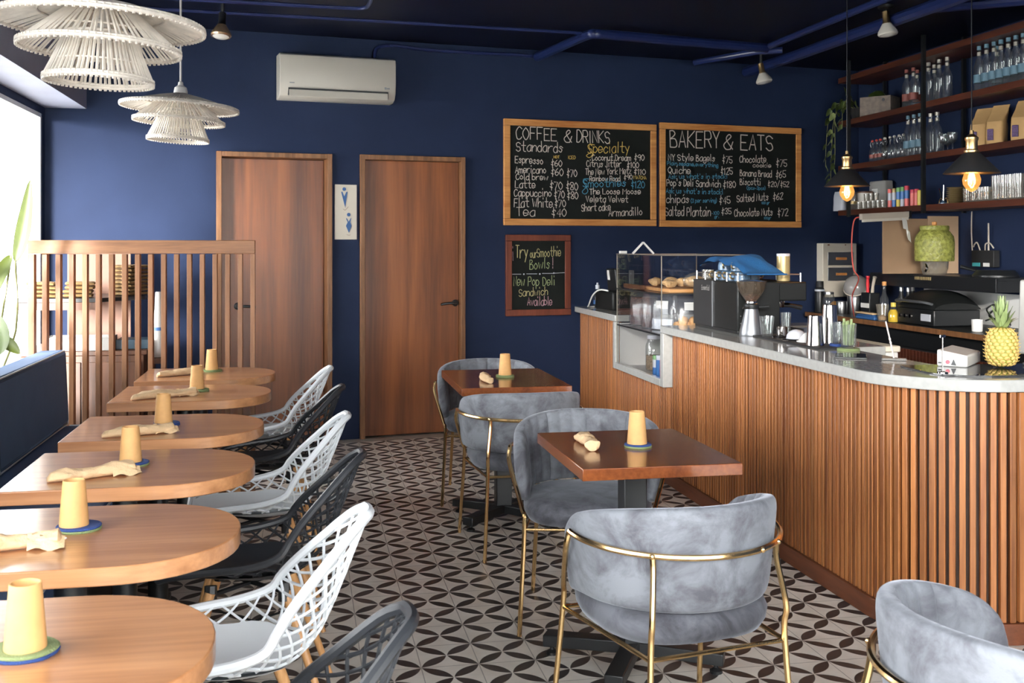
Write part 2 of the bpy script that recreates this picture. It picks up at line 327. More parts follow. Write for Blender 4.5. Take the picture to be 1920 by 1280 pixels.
def tag(o, label=None, cat=None, group=None, kind=None):
    if label: o['label'] = label
    if cat: o['category'] = cat
    if group: o['group'] = group
    if kind: o['kind'] = kind
    return o
def thing(name, label, cat, loc=(0, 0, 0), rz=0., group=None):
    o = bpy.data.objects.new(name, None); C.objects.link(o); o.empty_display_size = .05
    o.location = loc; o.rotation_euler = (0, 0, rz)
    return tag(o, label, cat, group)
def copy_tree(o, parent=None):
    c = o.copy(); C.objects.link(c); c.parent = parent
    for ch in list(o.children): copy_tree(ch, c)
    return c
def dup(root, loc, rz=0., label=None, group=None):
    c = copy_tree(root); c.location = loc; c.rotation_euler = (0, 0, rz)
    return tag(c, label, None, group)
def struct(name, mb, m, parent=None, **k):
    o = mb.build(name, m, parent, **k)
    if not parent: o['kind'] = 'structure'
    return o
def cr(pts, k=6, closed=False):
    """Catmull-Rom through points"""
    P = [Vector(p) for p in pts]; n = len(P); out = []
    for i in range(n if closed else n - 1):
        p0 = P[(i - 1) % n] if (closed or i > 0) else P[0]; p1 = P[i]; p2 = P[(i + 1) % n]; p3 = P[(i + 2) % n] if (closed or i < n - 2) else P[-1]
        for t in range(k):
            u = t / k
            out.append(.5 * ((2 * p1) + (p2 - p0) * u + (2 * p0 - 5 * p1 + 4 * p2 - p3) * u * u + (3 * p1 - p0 - 3 * p2 + p3) * u ** 3))
    if not closed: out.append(P[-1])
    return out
# ------------------------------------------------------------------ wall frame of the (skewed) back wall
WK = R(9.15); W0 = Vector((.412, 8.29, 0))
WD = Vector((cos(WK), sin(WK), 0)); WN = Vector((sin(WK), -cos(WK), 0))     # along the wall, into the room
def WP(s, z, off=0.):
    p = W0 + WD * s + WN * off; return (p.x, p.y, z)
def wall_thing(name, label, cat, s, z, off=0., group=None):
    return thing(name, label, cat, WP(s, z, off + .0015), WK, group)

# ------------------------------------------------------------------ setting
struct('floor', MB().box((1.575, 4.1, -.05), (6.73, 11.0, .1)), 'floor', smooth=False)
struct('ceiling', MB().box((1.575, 4.1, CEIL + .05), (6.73, 11.0, .1)), 'ceil', smooth=False)
D1 = (-1.047, -.213, 2.127); D2 = (-.004, .82, 2.132)
wb = MB().box((-.12, .2, 1.1), (2.2, .03, 2.3))  # panel added behind the doors to stop daylight leaking under them
for a, b_, z0, z1 in ((-2.2, D1[0], 0, CEIL), (D1[0], D1[1], D1[2], CEIL), (D1[1], D2[0], 0, CEIL), (D2[0], D2[1], D2[2], CEIL), (D2[1], 4.75, 0, CEIL)):
    wb.box(((a + b_) / 2, .09, (z0 + z1) / 2), (b_ - a, .18, z1 - z0))
o = struct('wall_back', wb, 'navy', smooth=False); o.location = WP(0, 0); o.rotation_euler = (0, 0, WK)
struct('wall_right', MB().box((XR + .04, 4.1, CEIL / 2), (.08, 10.4, CEIL)), 'navy', smooth=False)
wl = MB().box((XL - .025, 3.45, .25), (.05, 9.1, .5)).box((XL - .025, 3.45, (2.34 + CEIL) / 2), (.05, 9.1, CEIL - 2.34)).box((XL - .025, 7.94, 1.42), (.05, .12, 1.84)).box((XL - .025, (WIN_Y0 + 2.6) / 2, 1.42), (.05, WIN_Y0 - 2.6, 1.84))
struct('wall_left', wl, 'navy', smooth=False)
wf = MB().box((-1.69, YF - .1, 1.5), (.2, .2, CEIL)).box((4.2, YF - .1, 1.5), (1.4, .2, CEIL)).box((.95, YF - .1, .1), (5.1, .2, .2)).box((.95, YF - .1, 2.85), (5.1, .2, .3))
struct('wall_front', wf, 'navy', smooth=False)
struct('trim_1', MB().box((-1.605, 3.5, 2.695), (.27, 8.9, .61)), 'soff', smooth=False)            # boxed soffit above the window
# windows
wn = MB()
for z in (.515, 2.325): wn.box((XL - .025, (WIN_Y0 + 7.85) / 2, z), (.05, 7.85 - WIN_Y0, .03))
for y in (7.838, WIN_Y0 + .035): wn.box((XL - .025, y, 1.42), (.05, .05 if y < 7 else .034, 1.80))
w1 = struct('window_1', wn, 'alu', bevel=.004)
MB().box((XL - .03, (WIN_Y0 + 7.85) / 2, 1.42), (.006, 7.7 - WIN_Y0, 1.78)).build('pane', 'winglass', w1)
MB().box((XL - .025, 7.867, 1.42), (.05, .02, 1.80)).build('gasket', 'black', w1)
wn = MB()
for z in (.515, 2.325): wn.box((XL - .025, .8, z), (.05, 3.6, .03))
for y in (-.965, .8, 2.565): wn.box((XL - .025, y, 1.42), (.05, .07, 1.8))
w3 = struct('added_window', wn, 'alu', bevel=.004)  # unseen window, added to light the near tables and chairs
MB().box((XL - .03, .8, 1.42), (.006, 3.5, 1.78)).build('pane', 'winglass', w3)
wn = MB()
for z in (.23, 2.67): wn.box((.95, YF - .1, z), (5.1, .06, .06))
for x in (-1.57, .10, 1.77, 3.47): wn.box((x, YF - .1, 1.45), (.06, .06, 2.5))
w2 = struct('window_2', wn, 'alu', bevel=.004)
MB().box((.95, YF - .1, 1.45), (5.05, .006, 2.45)).build('pane', 'winglass', w2)
struct('sky_blocker_outside', MB().box((-2.9, 5, 2.75), (2.2, 9, .1)), 'outw')  # unseen slab, added to keep high sky light off the bench tables
struct('sun_blocker_side', MB().box((-2.95, -1.35, 1.3), (2.2, .15, 3.4)), 'outw')  # unseen fin, added to keep the low sun out of the near side window
struct('sun_blocker_front', MB().box((3.6, -7.1, 1.5), (17.2, .2, 3.6)), 'outw')  # unseen wall, added to block the low sun from the shop front
struct('ground_outside', MB().box((-7, 2, -.3), (10.3, 40, .1)).box((2, -4.1, -.3), (28, 6, .1)), 'pave', smooth=False)

# ------------------------------------------------------------------ doors
def door(name, D, recess, hx, hflip, label):
    r = thing(name, None, None, WP(D[0], 0), WK); r['kind'] = 'structure'
    wd = D[1] - D[0]; h = D[2]; fr = MB(); f = .036
    fr.box((f / 2 + .001, recess / 2 + .01, h / 2), (f, recess + .09, h)).box((wd - f / 2 - .001, recess / 2 + .01, h / 2), (f, recess + .09, h)).box((wd / 2, recess / 2 + .01, h - f / 2 - .001), (wd - 2 * f - .004, recess + .09, f))
    fr.build('frame', 'trimw', r, bevel=.003)
    lf = MB().box((wd / 2, recess + .025, (h - f) / 2 + .004), (wd - 2 * f - .008, .04, h - f - .014)).build('door_leaf', 'door', r, bevel=.002)
    x0 = hx - D[0]; s_ = hflip; y0 = recess + .005
    hb = MB().lathe([(.026, 0), (.026, .008), (.02, .012)], n=20)
    hb.v = [(x0 + x, y0 - z, 1.005 + y) for x, y, z in hb.v]
    hb.tube([(x0, y0, 1.005), (x0, y0 - .045, 1.005)], .011, 10).tube(cr([(x0, y0 - .045, 1.005), (x0 + s_ * .03, y0 - .05, 1.007), (x0 + s_ * .08, y0 - .047, 1.004), (x0 + s_ * .125, y0 - .043, .996)]), .0095, 10, flat=1.)
    hb.build('door_handle', 'black', r)
    return r
door('door_1', D1, .11, -.885, 1, '')
door('door_2', D2, .02, .752, -1, '')

# ------------------------------------------------------------------ ceiling pipes
def pipe(label, pts, r, m='pipe', name='ceiling_pipe', group=None):
    t = MB().tube(pts, r, 10); 
    o = t.build(name, m); return tag(o, label, 'pipe', group)
pipe('thin navy conduit running along the ceiling just in front of the back wall', [(-1.4, 7.25, 2.962), (-.64, 7.33, 2.962), (.24, 7.4, 2.962), (1.74, 7.55, 2.962), (1.95, 7.58, 2.962)], .012)
pipe('thin teal-edged conduit bending in a rounded corner on the ceiling above the air conditioner', cr([(-1.4, 6.93, 2.96), (-.03, 7.02, 2.96), (.25, 7.04, 2.96), (.37, 7.02, 2.96), (.40, 6.9, 2.96), (.40, 6.5, 2.96), (.40, 5.0, 2.96)], 5), .013)
pipe('navy pipe slanting out from the wall then turning right along the ceiling', cr([(1.80, 8.42, 2.93), (1.9, 7.95, 2.94), (1.98, 7.55, 2.945), (2.03, 7.5, 2.945), (2.12, 7.51, 2.945), (2.8, 7.66, 2.945), (3.45, 7.8, 2.945)], 5), .035)
pipe('thick navy pipe running from the back wall towards the counter lamps', [(3.66, 8.7, 2.91), (3.72, 7.81, 2.91), (3.77, 6.25, 2.91), (3.85, 3.4, 2.91)], .042, group=None)
pipe('medium navy pipe beside the thick pipe, on its window side', [(3.43, 7.7, 2.945), (3.46, 6.23, 2.945), (3.52, 3.4, 2.945)], .024)
pipe('short navy pipe angling off the back wall towards the spotlight', [(3.13, 8.5, 2.94), (3.43, 7.95, 2.945), (3.6, 7.86, 2.945)], .025)
pipe('navy pipe crossing the ceiling above the bottle shelves', cr([(3.86, 6.36, 2.95), (4.0, 6.25, 2.95), (4.32, 6.02, 2.95), (4.7, 5.8, 2.95)], 4), .03)
o = MB().tube(cr([WP(.10, 2.85, .05), WP(.12, 2.93, .04), WP(.24, 2.96, .03), WP(.5, 2.945, .025), WP(.9, 2.945, .025), WP(1.2, 2.95, .025), WP(1.43, 2.945, .03)]), .014, 8).build('drain_hose', 'pipe')
tag(o, 'navy painted hose running along the wall from the air conditioner', 'pipe')

# ------------------------------------------------------------------ air conditioner
ac = wall_thing('air_conditioner', 'white split air conditioner high on the navy wall above the doors', 'air conditioner', -.62, 2.51)
W_, H_ = .85, .327
def ac_profile(i, j, n=12):
    pr = [(0, 0), (-.10, 0), (-.155, .02), (-.185, .06), (-.195, .12), (-.195, .27), (-.185, .31), (-.15, .325), (0, .327)]
    y, z = pr[j]; x = (0, .008, W_ - .008, W_)[i]; k = (.985, 1, 1, .985)[i]
    return (x, y * k, z * k + (1 - k) * .15)
b_ = MB().grid(ac_profile, 4, 9)
b_.f.append(tuple(range(9))); b_.f.append(tuple(range(27, 36))); b_.f.append((0, 9, 18, 27, 35, 26, 17, 8))
b_.build('body', 'offw', ac, bevel=.004)
MB().box((W_ / 2, -.180, .046), (W_ * .86, .034, .052)).build('air_outlet', 'black', ac)
fl = MB().box((W_ / 2, -.200, .034), (W_ * .85, .008, .052), rx=R(-8))
fl.build('louvre', 'offw', ac, bevel=.003)
MB().box((.085, -.1962, .108), (.035, .001, .006)).box((W_ - .08, -.1962, .098), (.014, .001, .016)).box((W_ - .06, -.1962, .097), (.022, .001, .009)).build('badge', 'steelg', ac)

# ------------------------------------------------------------------ restroom sign
rs = wall_thing('restroom_sign', 'narrow cream sign with blue man and woman figures between the two doors', 'sign', -.193, 1.494)
MB().box((.083, -.009, .205), (.166, .018, .41)).build('panel', 'creamp', rs, bevel=.003)
def flat(poly, y=-.0205, t=.003):
    n = len(poly); m = MB(); vs = [(x, y, z) for x, z in poly] + [(x, y + t, z) for x, z in poly]
    m.add(vs, [tuple(range(n)), tuple(reversed(range(n, 2 * n)))] + [(k, (k + 1) % n, n + (k + 1) % n, n + k) for k in range(n)]); return m
def sgp(zx, zy): return ((zx - 240) / 385 * .166, (1092 - zy) / 955 * .41)
def disc(cx, cz, r, n=18): return [(cx + r * cos(2 * pi * k / n), cz + r * sin(2 * pi * k / n)) for k in range(n)]
m = flat(disc(*sgp(402, 217), .0135)); q = flat([sgp(*p) for p in ((345, 268), (365, 262), (418, 535), (400, 440))]); 
for poly in ([(348, 266), (370, 262), (402, 345), (418, 535)], [(402, 345), (438, 265), (460, 262), (418, 535)]):
    f = flat([sgp(*p) for p in poly]); m.add(f.v, f.f)
m.build('man_figure', 'steelp', rs, smooth=False)
m = flat(disc(*sgp(480, 660), .0135))
for poly in ([(440, 715), (456, 735), (480, 785), (505, 735), (522, 712), (520, 735), (508, 790), (530, 855), (484, 975), (432, 855), (462, 790), (436, 735)],):
    f = flat([sgp(*p) for p in poly]); m.add(f.v, f.f)
m.build('woman_figure', 'steelp', rs, smooth=False)
f = MB().tube(cr([(*sgp(385, 560)[:1], -.019, sgp(385, 560)[1]), (sgp(420, 580)[0], -.019, sgp(420, 580)[1]), (sgp(475, 520)[0], -.019, sgp(475, 520)[1])]), .0012, 6).tube(cr([(sgp(445, 1005)[0], -.019, sgp(445, 1005)[1]), (sgp(480, 1018)[0], -.019, sgp(480, 1018)[1]), (sgp(512, 1012)[0], -.019, sgp(512, 1012)[1])]), .0012, 6)
f.build('scratched_line', 'trimw', rs)

# ------------------------------------------------------------------ hand lettering: single stroke glyphs on a 5 x 10 grid, baseline 2
GL = {
'A': '022842 1434', 'B': '0208 ~0828372605 ~0535433202', 'C': '~47280604123243', 'D': '0208 ~082846442202', 'E': '0208 0848 0535 0242', 'F': '0208 0848 0535', 'G': '~47280604123244 4424', 'H': '0208 4248 0545',
'I': '2228', 'J': '~3834321203', 'K': '0208 480542', 'L': '080242', 'M': '0208254842', 'N': '02084248', 'O': '~28464422040628', 'P': '0208 ~0838463505', 'Q': '~28464422040628 2341', 'R': '0208 ~0838463505 2542',
'S': '~4728071535432203', 'T': '0848 2822', 'U': '~080412324448', 'V': '082248', 'W': '0812263248', 'X': '0842 0248', 'Y': '0825 482522', 'Z': '08480242',
'a': '~462604123244 4642', 'b': '0902 ~0526442203', 'c': '~452604123243', 'd': '4942 ~452604123244', 'e': '~04443616041243', 'f': '~48392722 0646', 'g': '~462604123344 ~46412001', 'h': '0902 ~04264542', 'i': '2622 2928', 'j': '~36312001 3938',
'k': '0902 460442', 'l': '2922', 'm': '0602 ~05162522 ~25364542', 'n': '0602 ~04264542', 'o': '~2644220426', 'p': '0600 ~0526442203', 'q': '4640 ~452604123244', 'r': '0602 ~042646', 's': '~45261534332203', 't': '~29233242 0646', 'u': '~060412324446 4642',
'v': '062246', 'w': '0612253246', 'x': '0642 0246', 'y': '0623 4610', 'z': '06460242',
'0': '~28464422040628', '1': '172822', '2': '~07284702 0242', '3': '~07284725 ~25432203', '4': '32380444', '5': '480805 ~0535432203', '6': '~38050322442504', '7': '084812', '8': '~250728472503224325', '9': '~46250628474632',
'$': '~4637162524330423 2921', '&': '~42162837041232 3245', '.': '2223', ',': '2311', '!': '2924 2223', "'": '2927', '(': '~391531', ')': '~193511', '-': '1434', '/': '0149', '\xe1': '~462604123244 4642 2839', '\xa1': '2520 2827',
}
NARROW = set("ilI.,'!|1j\xa1()")
def lettering(text, x0, x1, y0, y1, capz, th, jit=0.):
    """ribbons for one line of text from (x0,y0) to (x1,y1) (baseline), cap height capz; returns list of (x,z) stroke polylines"""
    rd = random.Random(text); adv = []; X = 0.
    for ch in text:
        wdt = 3.2 if ch == ' ' else (2.9 if ch in NARROW else (6.6 if ch in 'mwMW' else 5.2)); adv.append((X, ch, wdt)); X += wdt
    X -= 1.0; k = (x1 - x0) / X; out = []
    for xo, ch, wdt in adv:
        if ch == ' ': continue
        sx = 1.35 if ch in 'mwMW' else 1.; dx = -1.2 if ch in NARROW else 0; jz = rd.uniform(-.25, .25) * jit; lean = rd.uniform(-.05, .05) * jit
        for st in GL[ch].split():
            sm = st[0] == '~'; st = st.lstrip('~'); pts = []
            for i in range(0, len(st), 2):
                gx, gy = int(st[i]), int(st[i + 1])
                px = xo + (gx + dx) * sx + lean * (gy - 2); t = px / X
                pts.append((x0 + px * k, y0 + (y1 - y0) * t + (gy - 2 + jz) / 6 * capz))
            if sm: pts = [(p.x, p.y) for p in cr([(a, b, 0) for a, b in pts], 5)]
            out.append(pts)
    return out
def ribbon(mb, pts, th, y):
    n = len(pts); L_, R_ = [], []
    for i, (a, b) in enumerate(pts):
        p = pts[max(0, i - 1)]; q = pts[min(n - 1, i + 1)]; dx, dz = q[0] - p[0], q[1] - p[1]; l = math.hypot(dx, dz) or 1
        nx, nz = -dz / l * th / 2, dx / l * th / 2
        ex = 0 if 0 < i < n - 1 else th * .4 * (1 if i else -1); a += dx / l * ex; b += dz / l * ex
        L_.append((a + nx, y, b + nz)); R_.append((a - nx, y, b - nz))
    mb.add(L_ + R_, [(i, i + 1, n + i + 1, n + i) for i in range(n - 1)])

def blackboard(name, label, s0, z0, wd, hh, fw, mats, lines, zc, th):
    """zc: four corners of the writing surface in the measuring grid of the lines"""
    r = wall_thing(name, label, 'blackboard', s0, z0)
    MB().box((wd / 2, -.012, hh / 2), (wd - fw, .012, hh - fw)).build('writing_surface', 'board', r, smooth=False)
    for c, d in (((fw / 2, -.014, hh / 2), (fw, .028, hh - 2 * fw - .004)), ((wd - fw / 2, -.014, hh / 2), (fw, .028, hh - 2 * fw - .004))):
        MB().box(c, d).build('frame_rail', mats[0], r, bevel=.003)
    for c in ((wd / 2, -.015, hh - fw / 2), (wd / 2, -.015, fw / 2)):
        MB().box(c, (wd, .03, fw)).build('frame_rail', mats[1], r, bevel=.003)
    (lx, ty0, by0), (rx, ty1, by1) = zc; iw, ih = wd - 2 * fw, hh - 2 * fw
    def loc(x, y):
        u = (x - lx) / (rx - lx); t = ty0 + (ty1 - ty0) * u; b = by0 + (by1 - by0) * u
        return (fw + u * iw, fw + (b - y) / (b - t) * ih)
    for txt, x0, x1, y0, y1, cap, col, *tt in lines:
        a, b = loc(x0, y0), loc(x1, y1); m = MB()
        for st in lettering(txt, a[0], b[0], a[1], b[1], cap / (by0 - ty0) * ih, th, 1.):
            ribbon(m, st, (tt[0] if tt else 1) * th, -.0186)
        m.build('lettering', col, r, smooth=False)
    return r, loc
CH, YE, BL = 'chalk', 'yellow', 'blue'
b1 = [('COFFEE', 200, 610, 275, 290, 130, CH, 1.25), ('&', 685, 765, 305, 308, 130, CH, 1.25), ('DRINKS', 815, 1162, 305, 318, 130, CH, 1.25), ('Standards', 200, 672, 405, 415, 95, CH, 1.1),
 ('Specialty', 930, 1370, 425, 410, 100, YE, 1.1), ('HOT', 578, 635, 480, 480, 28, YE, .7), ('ICED', 725, 802, 485, 488, 34, YE, .7),
 ('Espresso', 190, 470, 528, 545, 72, CH), ('$60', 550, 662, 565, 568, 68, CH), ('Americano', 192, 500, 636, 642, 70, CH), ('$60', 550, 675, 662, 668, 78, CH), ('$70', 712, 818, 675, 678, 76, CH),
 ('Cold brew', 198, 520, 705, 716, 60, CH), ('Latte', 190, 392, 795, 800, 75, CH), ('$70', 538, 668, 808, 815, 80, CH), ('$80', 705, 828, 820, 825, 84, CH),
 ('Cappuccino', 180, 556, 885, 890, 74, CH), ('$70', 582, 690, 905, 908, 80, CH), ('$80', 715, 830, 915, 918, 78, CH), ('Flat White', 180, 568, 1000, 1005, 88, CH), ('$70', 588, 702, 998, 1002, 76, CH), ('Tea', 205, 390, 1095, 1100, 90, CH), ('$40', 558, 706, 1100, 1104, 84, CH),
 ('Coconut Dream', 975, 1385, 500, 505, 62, CH, .9), ('$90', 1422, 1530, 500, 500, 66, CH), ('Citrus Jitter', 918, 1285, 568, 572, 66, CH, .9), ('$100', 1345, 1472, 578, 580, 62, CH), ('The New York Metz', 905, 1390, 655, 645, 66, CH, .9), ('$110', 1418, 1545, 648, 652, 60, CH),
 ('Rainbow Road', 948, 1272, 722, 722, 52, CH, .9), ('$90', 1310, 1402, 705, 702, 50, CH, .9), ('MATCHA', 1418, 1552, 698, 702, 36, YE, .75), ('Smoothies', 880, 1335, 790, 778, 78, BL), ('$120', 1388, 1535, 795, 797, 76, BL),
 ('The Loose Moose', 950, 1490, 865, 862, 60, CH), ('Veleta Velvet', 912, 1355, 948, 950, 64, CH), ('Short cake', 865, 1168, 1048, 1035, 74, CH), ('Armandillo', 1150, 1508, 1100, 1088, 76, CH)]
r1, loc1 = blackboard('menu_blackboard', 'left menu blackboard in a pine frame listing coffee and drinks', 1.138, 1.609, 1.333, .837, .052, ('pine', 'pine'), b1, ((140, 130, 1125), (1597, 180, 1140)), .0052)
m = MB()                                                     # swash loops on two headings
ribbon(m, [loc1(x, y) for x, y in [(p.x, p.y) for p in cr([(1000, 335, 0), (945, 330, 0), (955, 400, 0), (980, 430, 0), (950, 470, 0), (915, 450, 0), (960, 415, 0)], 6)]], .0055, -.0186)
m.build('lettering', YE, r1, smooth=False)
m = MB(); ribbon(m, [loc1(x, y) for x, y in [(p.x, p.y) for p in cr([(940, 700, 0), (885, 705, 0), (905, 770, 0), (930, 830, 0), (900, 862, 0), (872, 835, 0), (925, 780, 0)], 6)]], .0052, -.0186); m.build('lettering', BL, r1, smooth=False)
b2 = [('BAKERY', 200, 700, 365, 372, 170, CH, 1.5), ('&', 740, 835, 388, 388, 155, CH, 1.5), ('EATS', 915, 1255, 388, 408, 160, CH, 1.6),
 ('NY Style Bagels', 180, 650, 503, 515, 62, CH), ('$75', 725, 828, 530, 532, 72, CH), ('Plain,sesame,everything', 170, 682, 552, 575, 38, BL, .75), ('Quiche', 178, 402, 638, 645, 66, CH), ('$125', 708, 832, 648, 652, 70, CH), ("Ask us what's in stock!", 182, 778, 695, 692, 44, BL, .75),
 ("Pop's Deli Sandwich", 165, 708, 770, 782, 66, CH), ('$180', 732, 864, 790, 790, 68, CH), ("Ask us what's in stock!", 158, 732, 845, 858, 48, BL, .8), ('chip\xe1s', 160, 388, 945, 948, 74, CH), ('(3 per serving)', 405, 668, 945, 942, 40, BL, .7), ('$45', 692, 808, 955, 955, 74, CH),
 ('Salted Plantain', 150, 605, 1080, 1085, 84, CH), ('-100', 612, 692, 1070, 1070, 36, BL, .7), ('gr.', 645, 692, 1105, 1105, 30, BL, .7), ('$35', 715, 818, 1068, 1064, 62, CH),
 ('Chocolate', 905, 1182, 525, 525, 66, CH), ('cookie', 1042, 1235, 572, 578, 40, CH, .9), ('$75', 1288, 1405, 568, 566, 74, CH), ('Banana Bread', 908, 1242, 665, 678, 62, CH), ('$65', 1285, 1392, 690, 682, 74, CH), ('Biscotti', 908, 1125, 758, 764, 62, CH), ('(1pcs-3pcs)', 980, 1175, 808, 812, 34, BL, .7), ('$20/$52', 1200, 1428, 780, 780, 56, CH, .9),
 ('Salted Nuts', 875, 1208, 940, 918, 70, CH), ('100 gr', 1135, 1220, 962, 960, 26, BL, .65), ('$62', 1255, 1362, 922, 908, 70, CH), ('Chocolate Nuts', 850, 1252, 1090, 1078, 72, CH), ('100gr', 1160, 1235, 1120, 1118, 26, BL, .65), ('$72', 1305, 1420, 1085, 1085, 76, CH)]
blackboard('menu_blackboard', 'right menu blackboard in a pine frame listing bakery and eats', 2.504, 1.605, 1.372, .862, .052, ('pine', 'pine'), b2, ((150, 178, 1130), (1500, 230, 1145)), .0056)
b3 = [('\xa1', 228, 250, 385, 385, 150, 'pink', .8), ('Try', 275, 435, 390, 395, 170, 'ychalk', 1.3), ('our', 468, 560, 390, 388, 110, 'ychalk', .9), ('Smoothie', 560, 885, 385, 365, 120, 'ychalk', .9), ('Bowls', 462, 735, 560, 540, 130, 'green', 1.), ('!', 755, 800, 545, 540, 130, 'pink', 1.),
 ('New', 248, 395, 790, 780, 130, 'green', .9), ('Pop', 440, 590, 785, 780, 125, 'green', .9), ('Deli', 640, 805, 780, 778, 115, 'green', .9), ('Sandwich', 318, 705, 935, 915, 100, 'ychalk', .9), ('Available', 432, 765, 1062, 1062, 110, 'pink', .9)]
r3, loc3 = blackboard('notice_blackboard', 'small blackboard in a dark red wooden frame below the menus announcing smoothie bowls', 1.155, .895, .55, .64, .049, ('redw', 'redw'), b3, ((222, 155, 1122), (940, 155, 1112)), .0045)
m = MB()
for a, b_ in (((228, 622), (345, 622)), ((420, 618), (560, 618)), ((632, 612), (780, 612)), ((800, 610), (935, 602))): ribbon(m, [loc3(*a), loc3(*b_)], .004, -.0186)
for a in ((383, 622), (598, 620), (788, 608)): f = flat(disc(*loc3(*a), .0065, 10), -.0187, .0002); m.add(f.v, f.f)
m.build('dividing_line', 'cansilver', r3, smooth=False)

# ------------------------------------------------------------------ breaker box and small fittings on the back wall
bx = wall_thing('breaker_box', 'white electrical breaker box with two smoked windows on the back wall', 'breaker box', 4.05, 1.0)
MB().box((.177, -.045, .235), (.354, .09, .47)).build('casing', 'creamp', bx, bevel=.006)
for z in (.335, .20):
    MB().box((.185, -.092, z), (.265, .006, .115)).build('window', 'steelg', bx, bevel=.003)
    MB().box((.19, -.0965, z), (.11, .004, .022)).build('switch_row', 'pine', bx)
MB().box((.06, -.0915, .455), (.02, .003, .012)).box((.235, -.0915, .455), (.01, .003, .01)).build('screw_cover', 'trimw', bx)
# ------------------------------------------------------------------ bench along the window
bn = thing('bench', 'long navy upholstered bench with grey piping under the window', 'bench', (0, 0, 0))
MB().box((-1.1, 3.42, .17), (.64, 6.04, .34)).build('base_panel', 'benchw', bn)
ys = [.4, 1.35, 2.15, 3.6, 5.02, 6.45]
def pillow_box(c, d, rx=0., ry=0., n=2):
    return MB().box(c, d, ry=ry)
for a, b_ in zip(ys[:-1], ys[1:]):
    L_ = b_ - a - .012; yc = (a + b_) / 2
    bc = MB().box((-1.365, yc, .665), (.15, L_, .41), ry=R(-2)).build('back_cushion', 'bench', bn, bevel=.022)
    pp = MB().tube([(-1.287, a + .03, .463), (-1.287, a + .012, .48), (-1.303, a + .012, .84), (-1.305, a + .03, .866), (-1.305, b_ - .03, .866), (-1.303, b_ - .018, .84), (-1.287, b_ - .018, .48), (-1.287, b_ - .03, .463)], .0045, 6, closed=True)
    pp.build('piping', 'piping', bc)
for a, b_ in ((.4, 2.15), (2.15, 4.36), (4.37, 6.45)):
    L_ = b_ - a - .01; yc = (a + b_) / 2
    sc_ = MB().box((-1.09, yc, .395), (.70, L_, .11)).build('seat_cushion', 'benchs', bn, bevel=.02)
    MB().tube([(-1.28, a + .015, .450), (-.76, a + .015, .450), (-.743, a + .02, .448), (-.743, b_ - .02, .448), (-.76, b_ - .015, .450), (-1.28, b_ - .015, .450)], .0045, 6).build('piping', 'piping', sc_)

# ------------------------------------------------------------------ slatted oak screen
scr = thing('slatted_screen', 'waist to eye high oak slatted screen standing at the far end of the bench', 'screen', (-1.52, 6.56, 0))
MB().box((.62, 0, 1.441), (1.24, .075, .077)).build('top_rail', 'oakx', scr, bevel=.003)
sl = MB()
pitch = (1.24 - .03) / 17
for k in range(18):
    x = .017 + k * pitch
    sl.box((x, 0, .7), (.034 if k == 0 else .026, .062, 1.4))
sl.build('slat_panel', 'oak', scr, bevel=.0015)
MB().box((.62, 0, .02), (1.2, .05, .04)).build('foot_rail', 'oakx', scr)

# ------------------------------------------------------------------ service station behind the screen
st = thing('service_station', 'dark wooden waiter station with a shelf standing behind the slatted screen', 'cabinet', (-1.7, 7.0, 0), 0)
MB().box((.36, .40, .385), (.72, .56, .77)).build('cabinet_body', 'stationw', st, bevel=.003)
MB().box((.18, .115, .39), (.34, .012, .68)).build('cabinet_door', 'stationw', st, bevel=.003)
MB().box((.535, .115, .39), (.34, .012, .68)).build('cabinet_door', 'stationw', st, bevel=.003)
MB().box((.36, .42, .785), (.76, .62, .026)).build('worktop', 'stationw', st, bevel=.002)
MB().prism([(0, .0), (.47, .0), (.70, .30), (.70, .66), (0, .66)], 1.105, 1.13).build('shelf', 'black', st, bevel=.002)
MB().box((.235, .012, 1.082), (.47, .022, .045)).build('shelf_apron', 'stationw', st)
MB().box((.36, .685, 1.125), (.40, .02, .645)).build('back_board', 'plyw', st)
def napkin_fold():
    m = MB(); rd = random.Random(3)
    def fn(i, j):
        a = 2 * pi * j / 16; w2, h2 = .085, .0112
        x = (-.14, -.125, -.06, 0, .06, .125, .14)[i]; k = (.35, .9, 1, .95, 1, .9, .35)[i]
        return (x, w2 * cos(a) * (1 if abs(cos(a)) < .8 else .96) * k ** .3, .012 + h2 * (abs(sin(a)) ** .5) * (1 if sin(a) > 0 else -1) * k + .0025 * sin(7 * a + i))
    m.grid(fn, 7, 16, closed_v=True); m.f.append(tuple(range(16))); m.f.append(tuple(range(96, 112))); return m
nf = None; labs = ['low stack at the window end of the black station shelf', 'low stack before the tan board on the station shelf', 'tall stack at the door end of the station shelf']
for q, (x, y, n_, rz) in enumerate(((-1.56, 7.13, 4, 0), (-1.36, 7.13, 4, .1), (-1.09, 7.38, 8, 1.1))):
    for k in range(n_):
        p = (x + random.uniform(-.008, .008), y + random.uniform(-.008, .008), 1.1312 + k * .0245); lb = 'tan folded napkin in the ' + labs[q]
        if nf is None:
            nf = napkin_fold().build('folded_napkin', 'linend'); nf.location = p; nf.rotation_euler = (0, 0, rz); tag(nf, lb, 'napkin', labs[q])
        else:
            dup(nf, p, rz + random.uniform(-.08, .08), lb, labs[q]).scale = (.62 if q < 2 else .9, 1, 1)
nf.scale = (.62, 1, 1)
def tray(name, label, loc, rz, d, mat, cat):
    t = thing(name, label, cat, loc, rz); m = MB(); a, b_, h = d
    m.box((0, 0, .004), (a, b_, .008)); 
    for sx in (-1, 1): m.box((sx * (a / 2 - .004), 0, h / 2 + .004), (.008, b_, h - .008 + .008)); m.box((0, sx * (b_ / 2 - .004), h / 2 + .004), (a - .018, .008, h))
    m.build('tray_body', mat, t, bevel=.002); return t
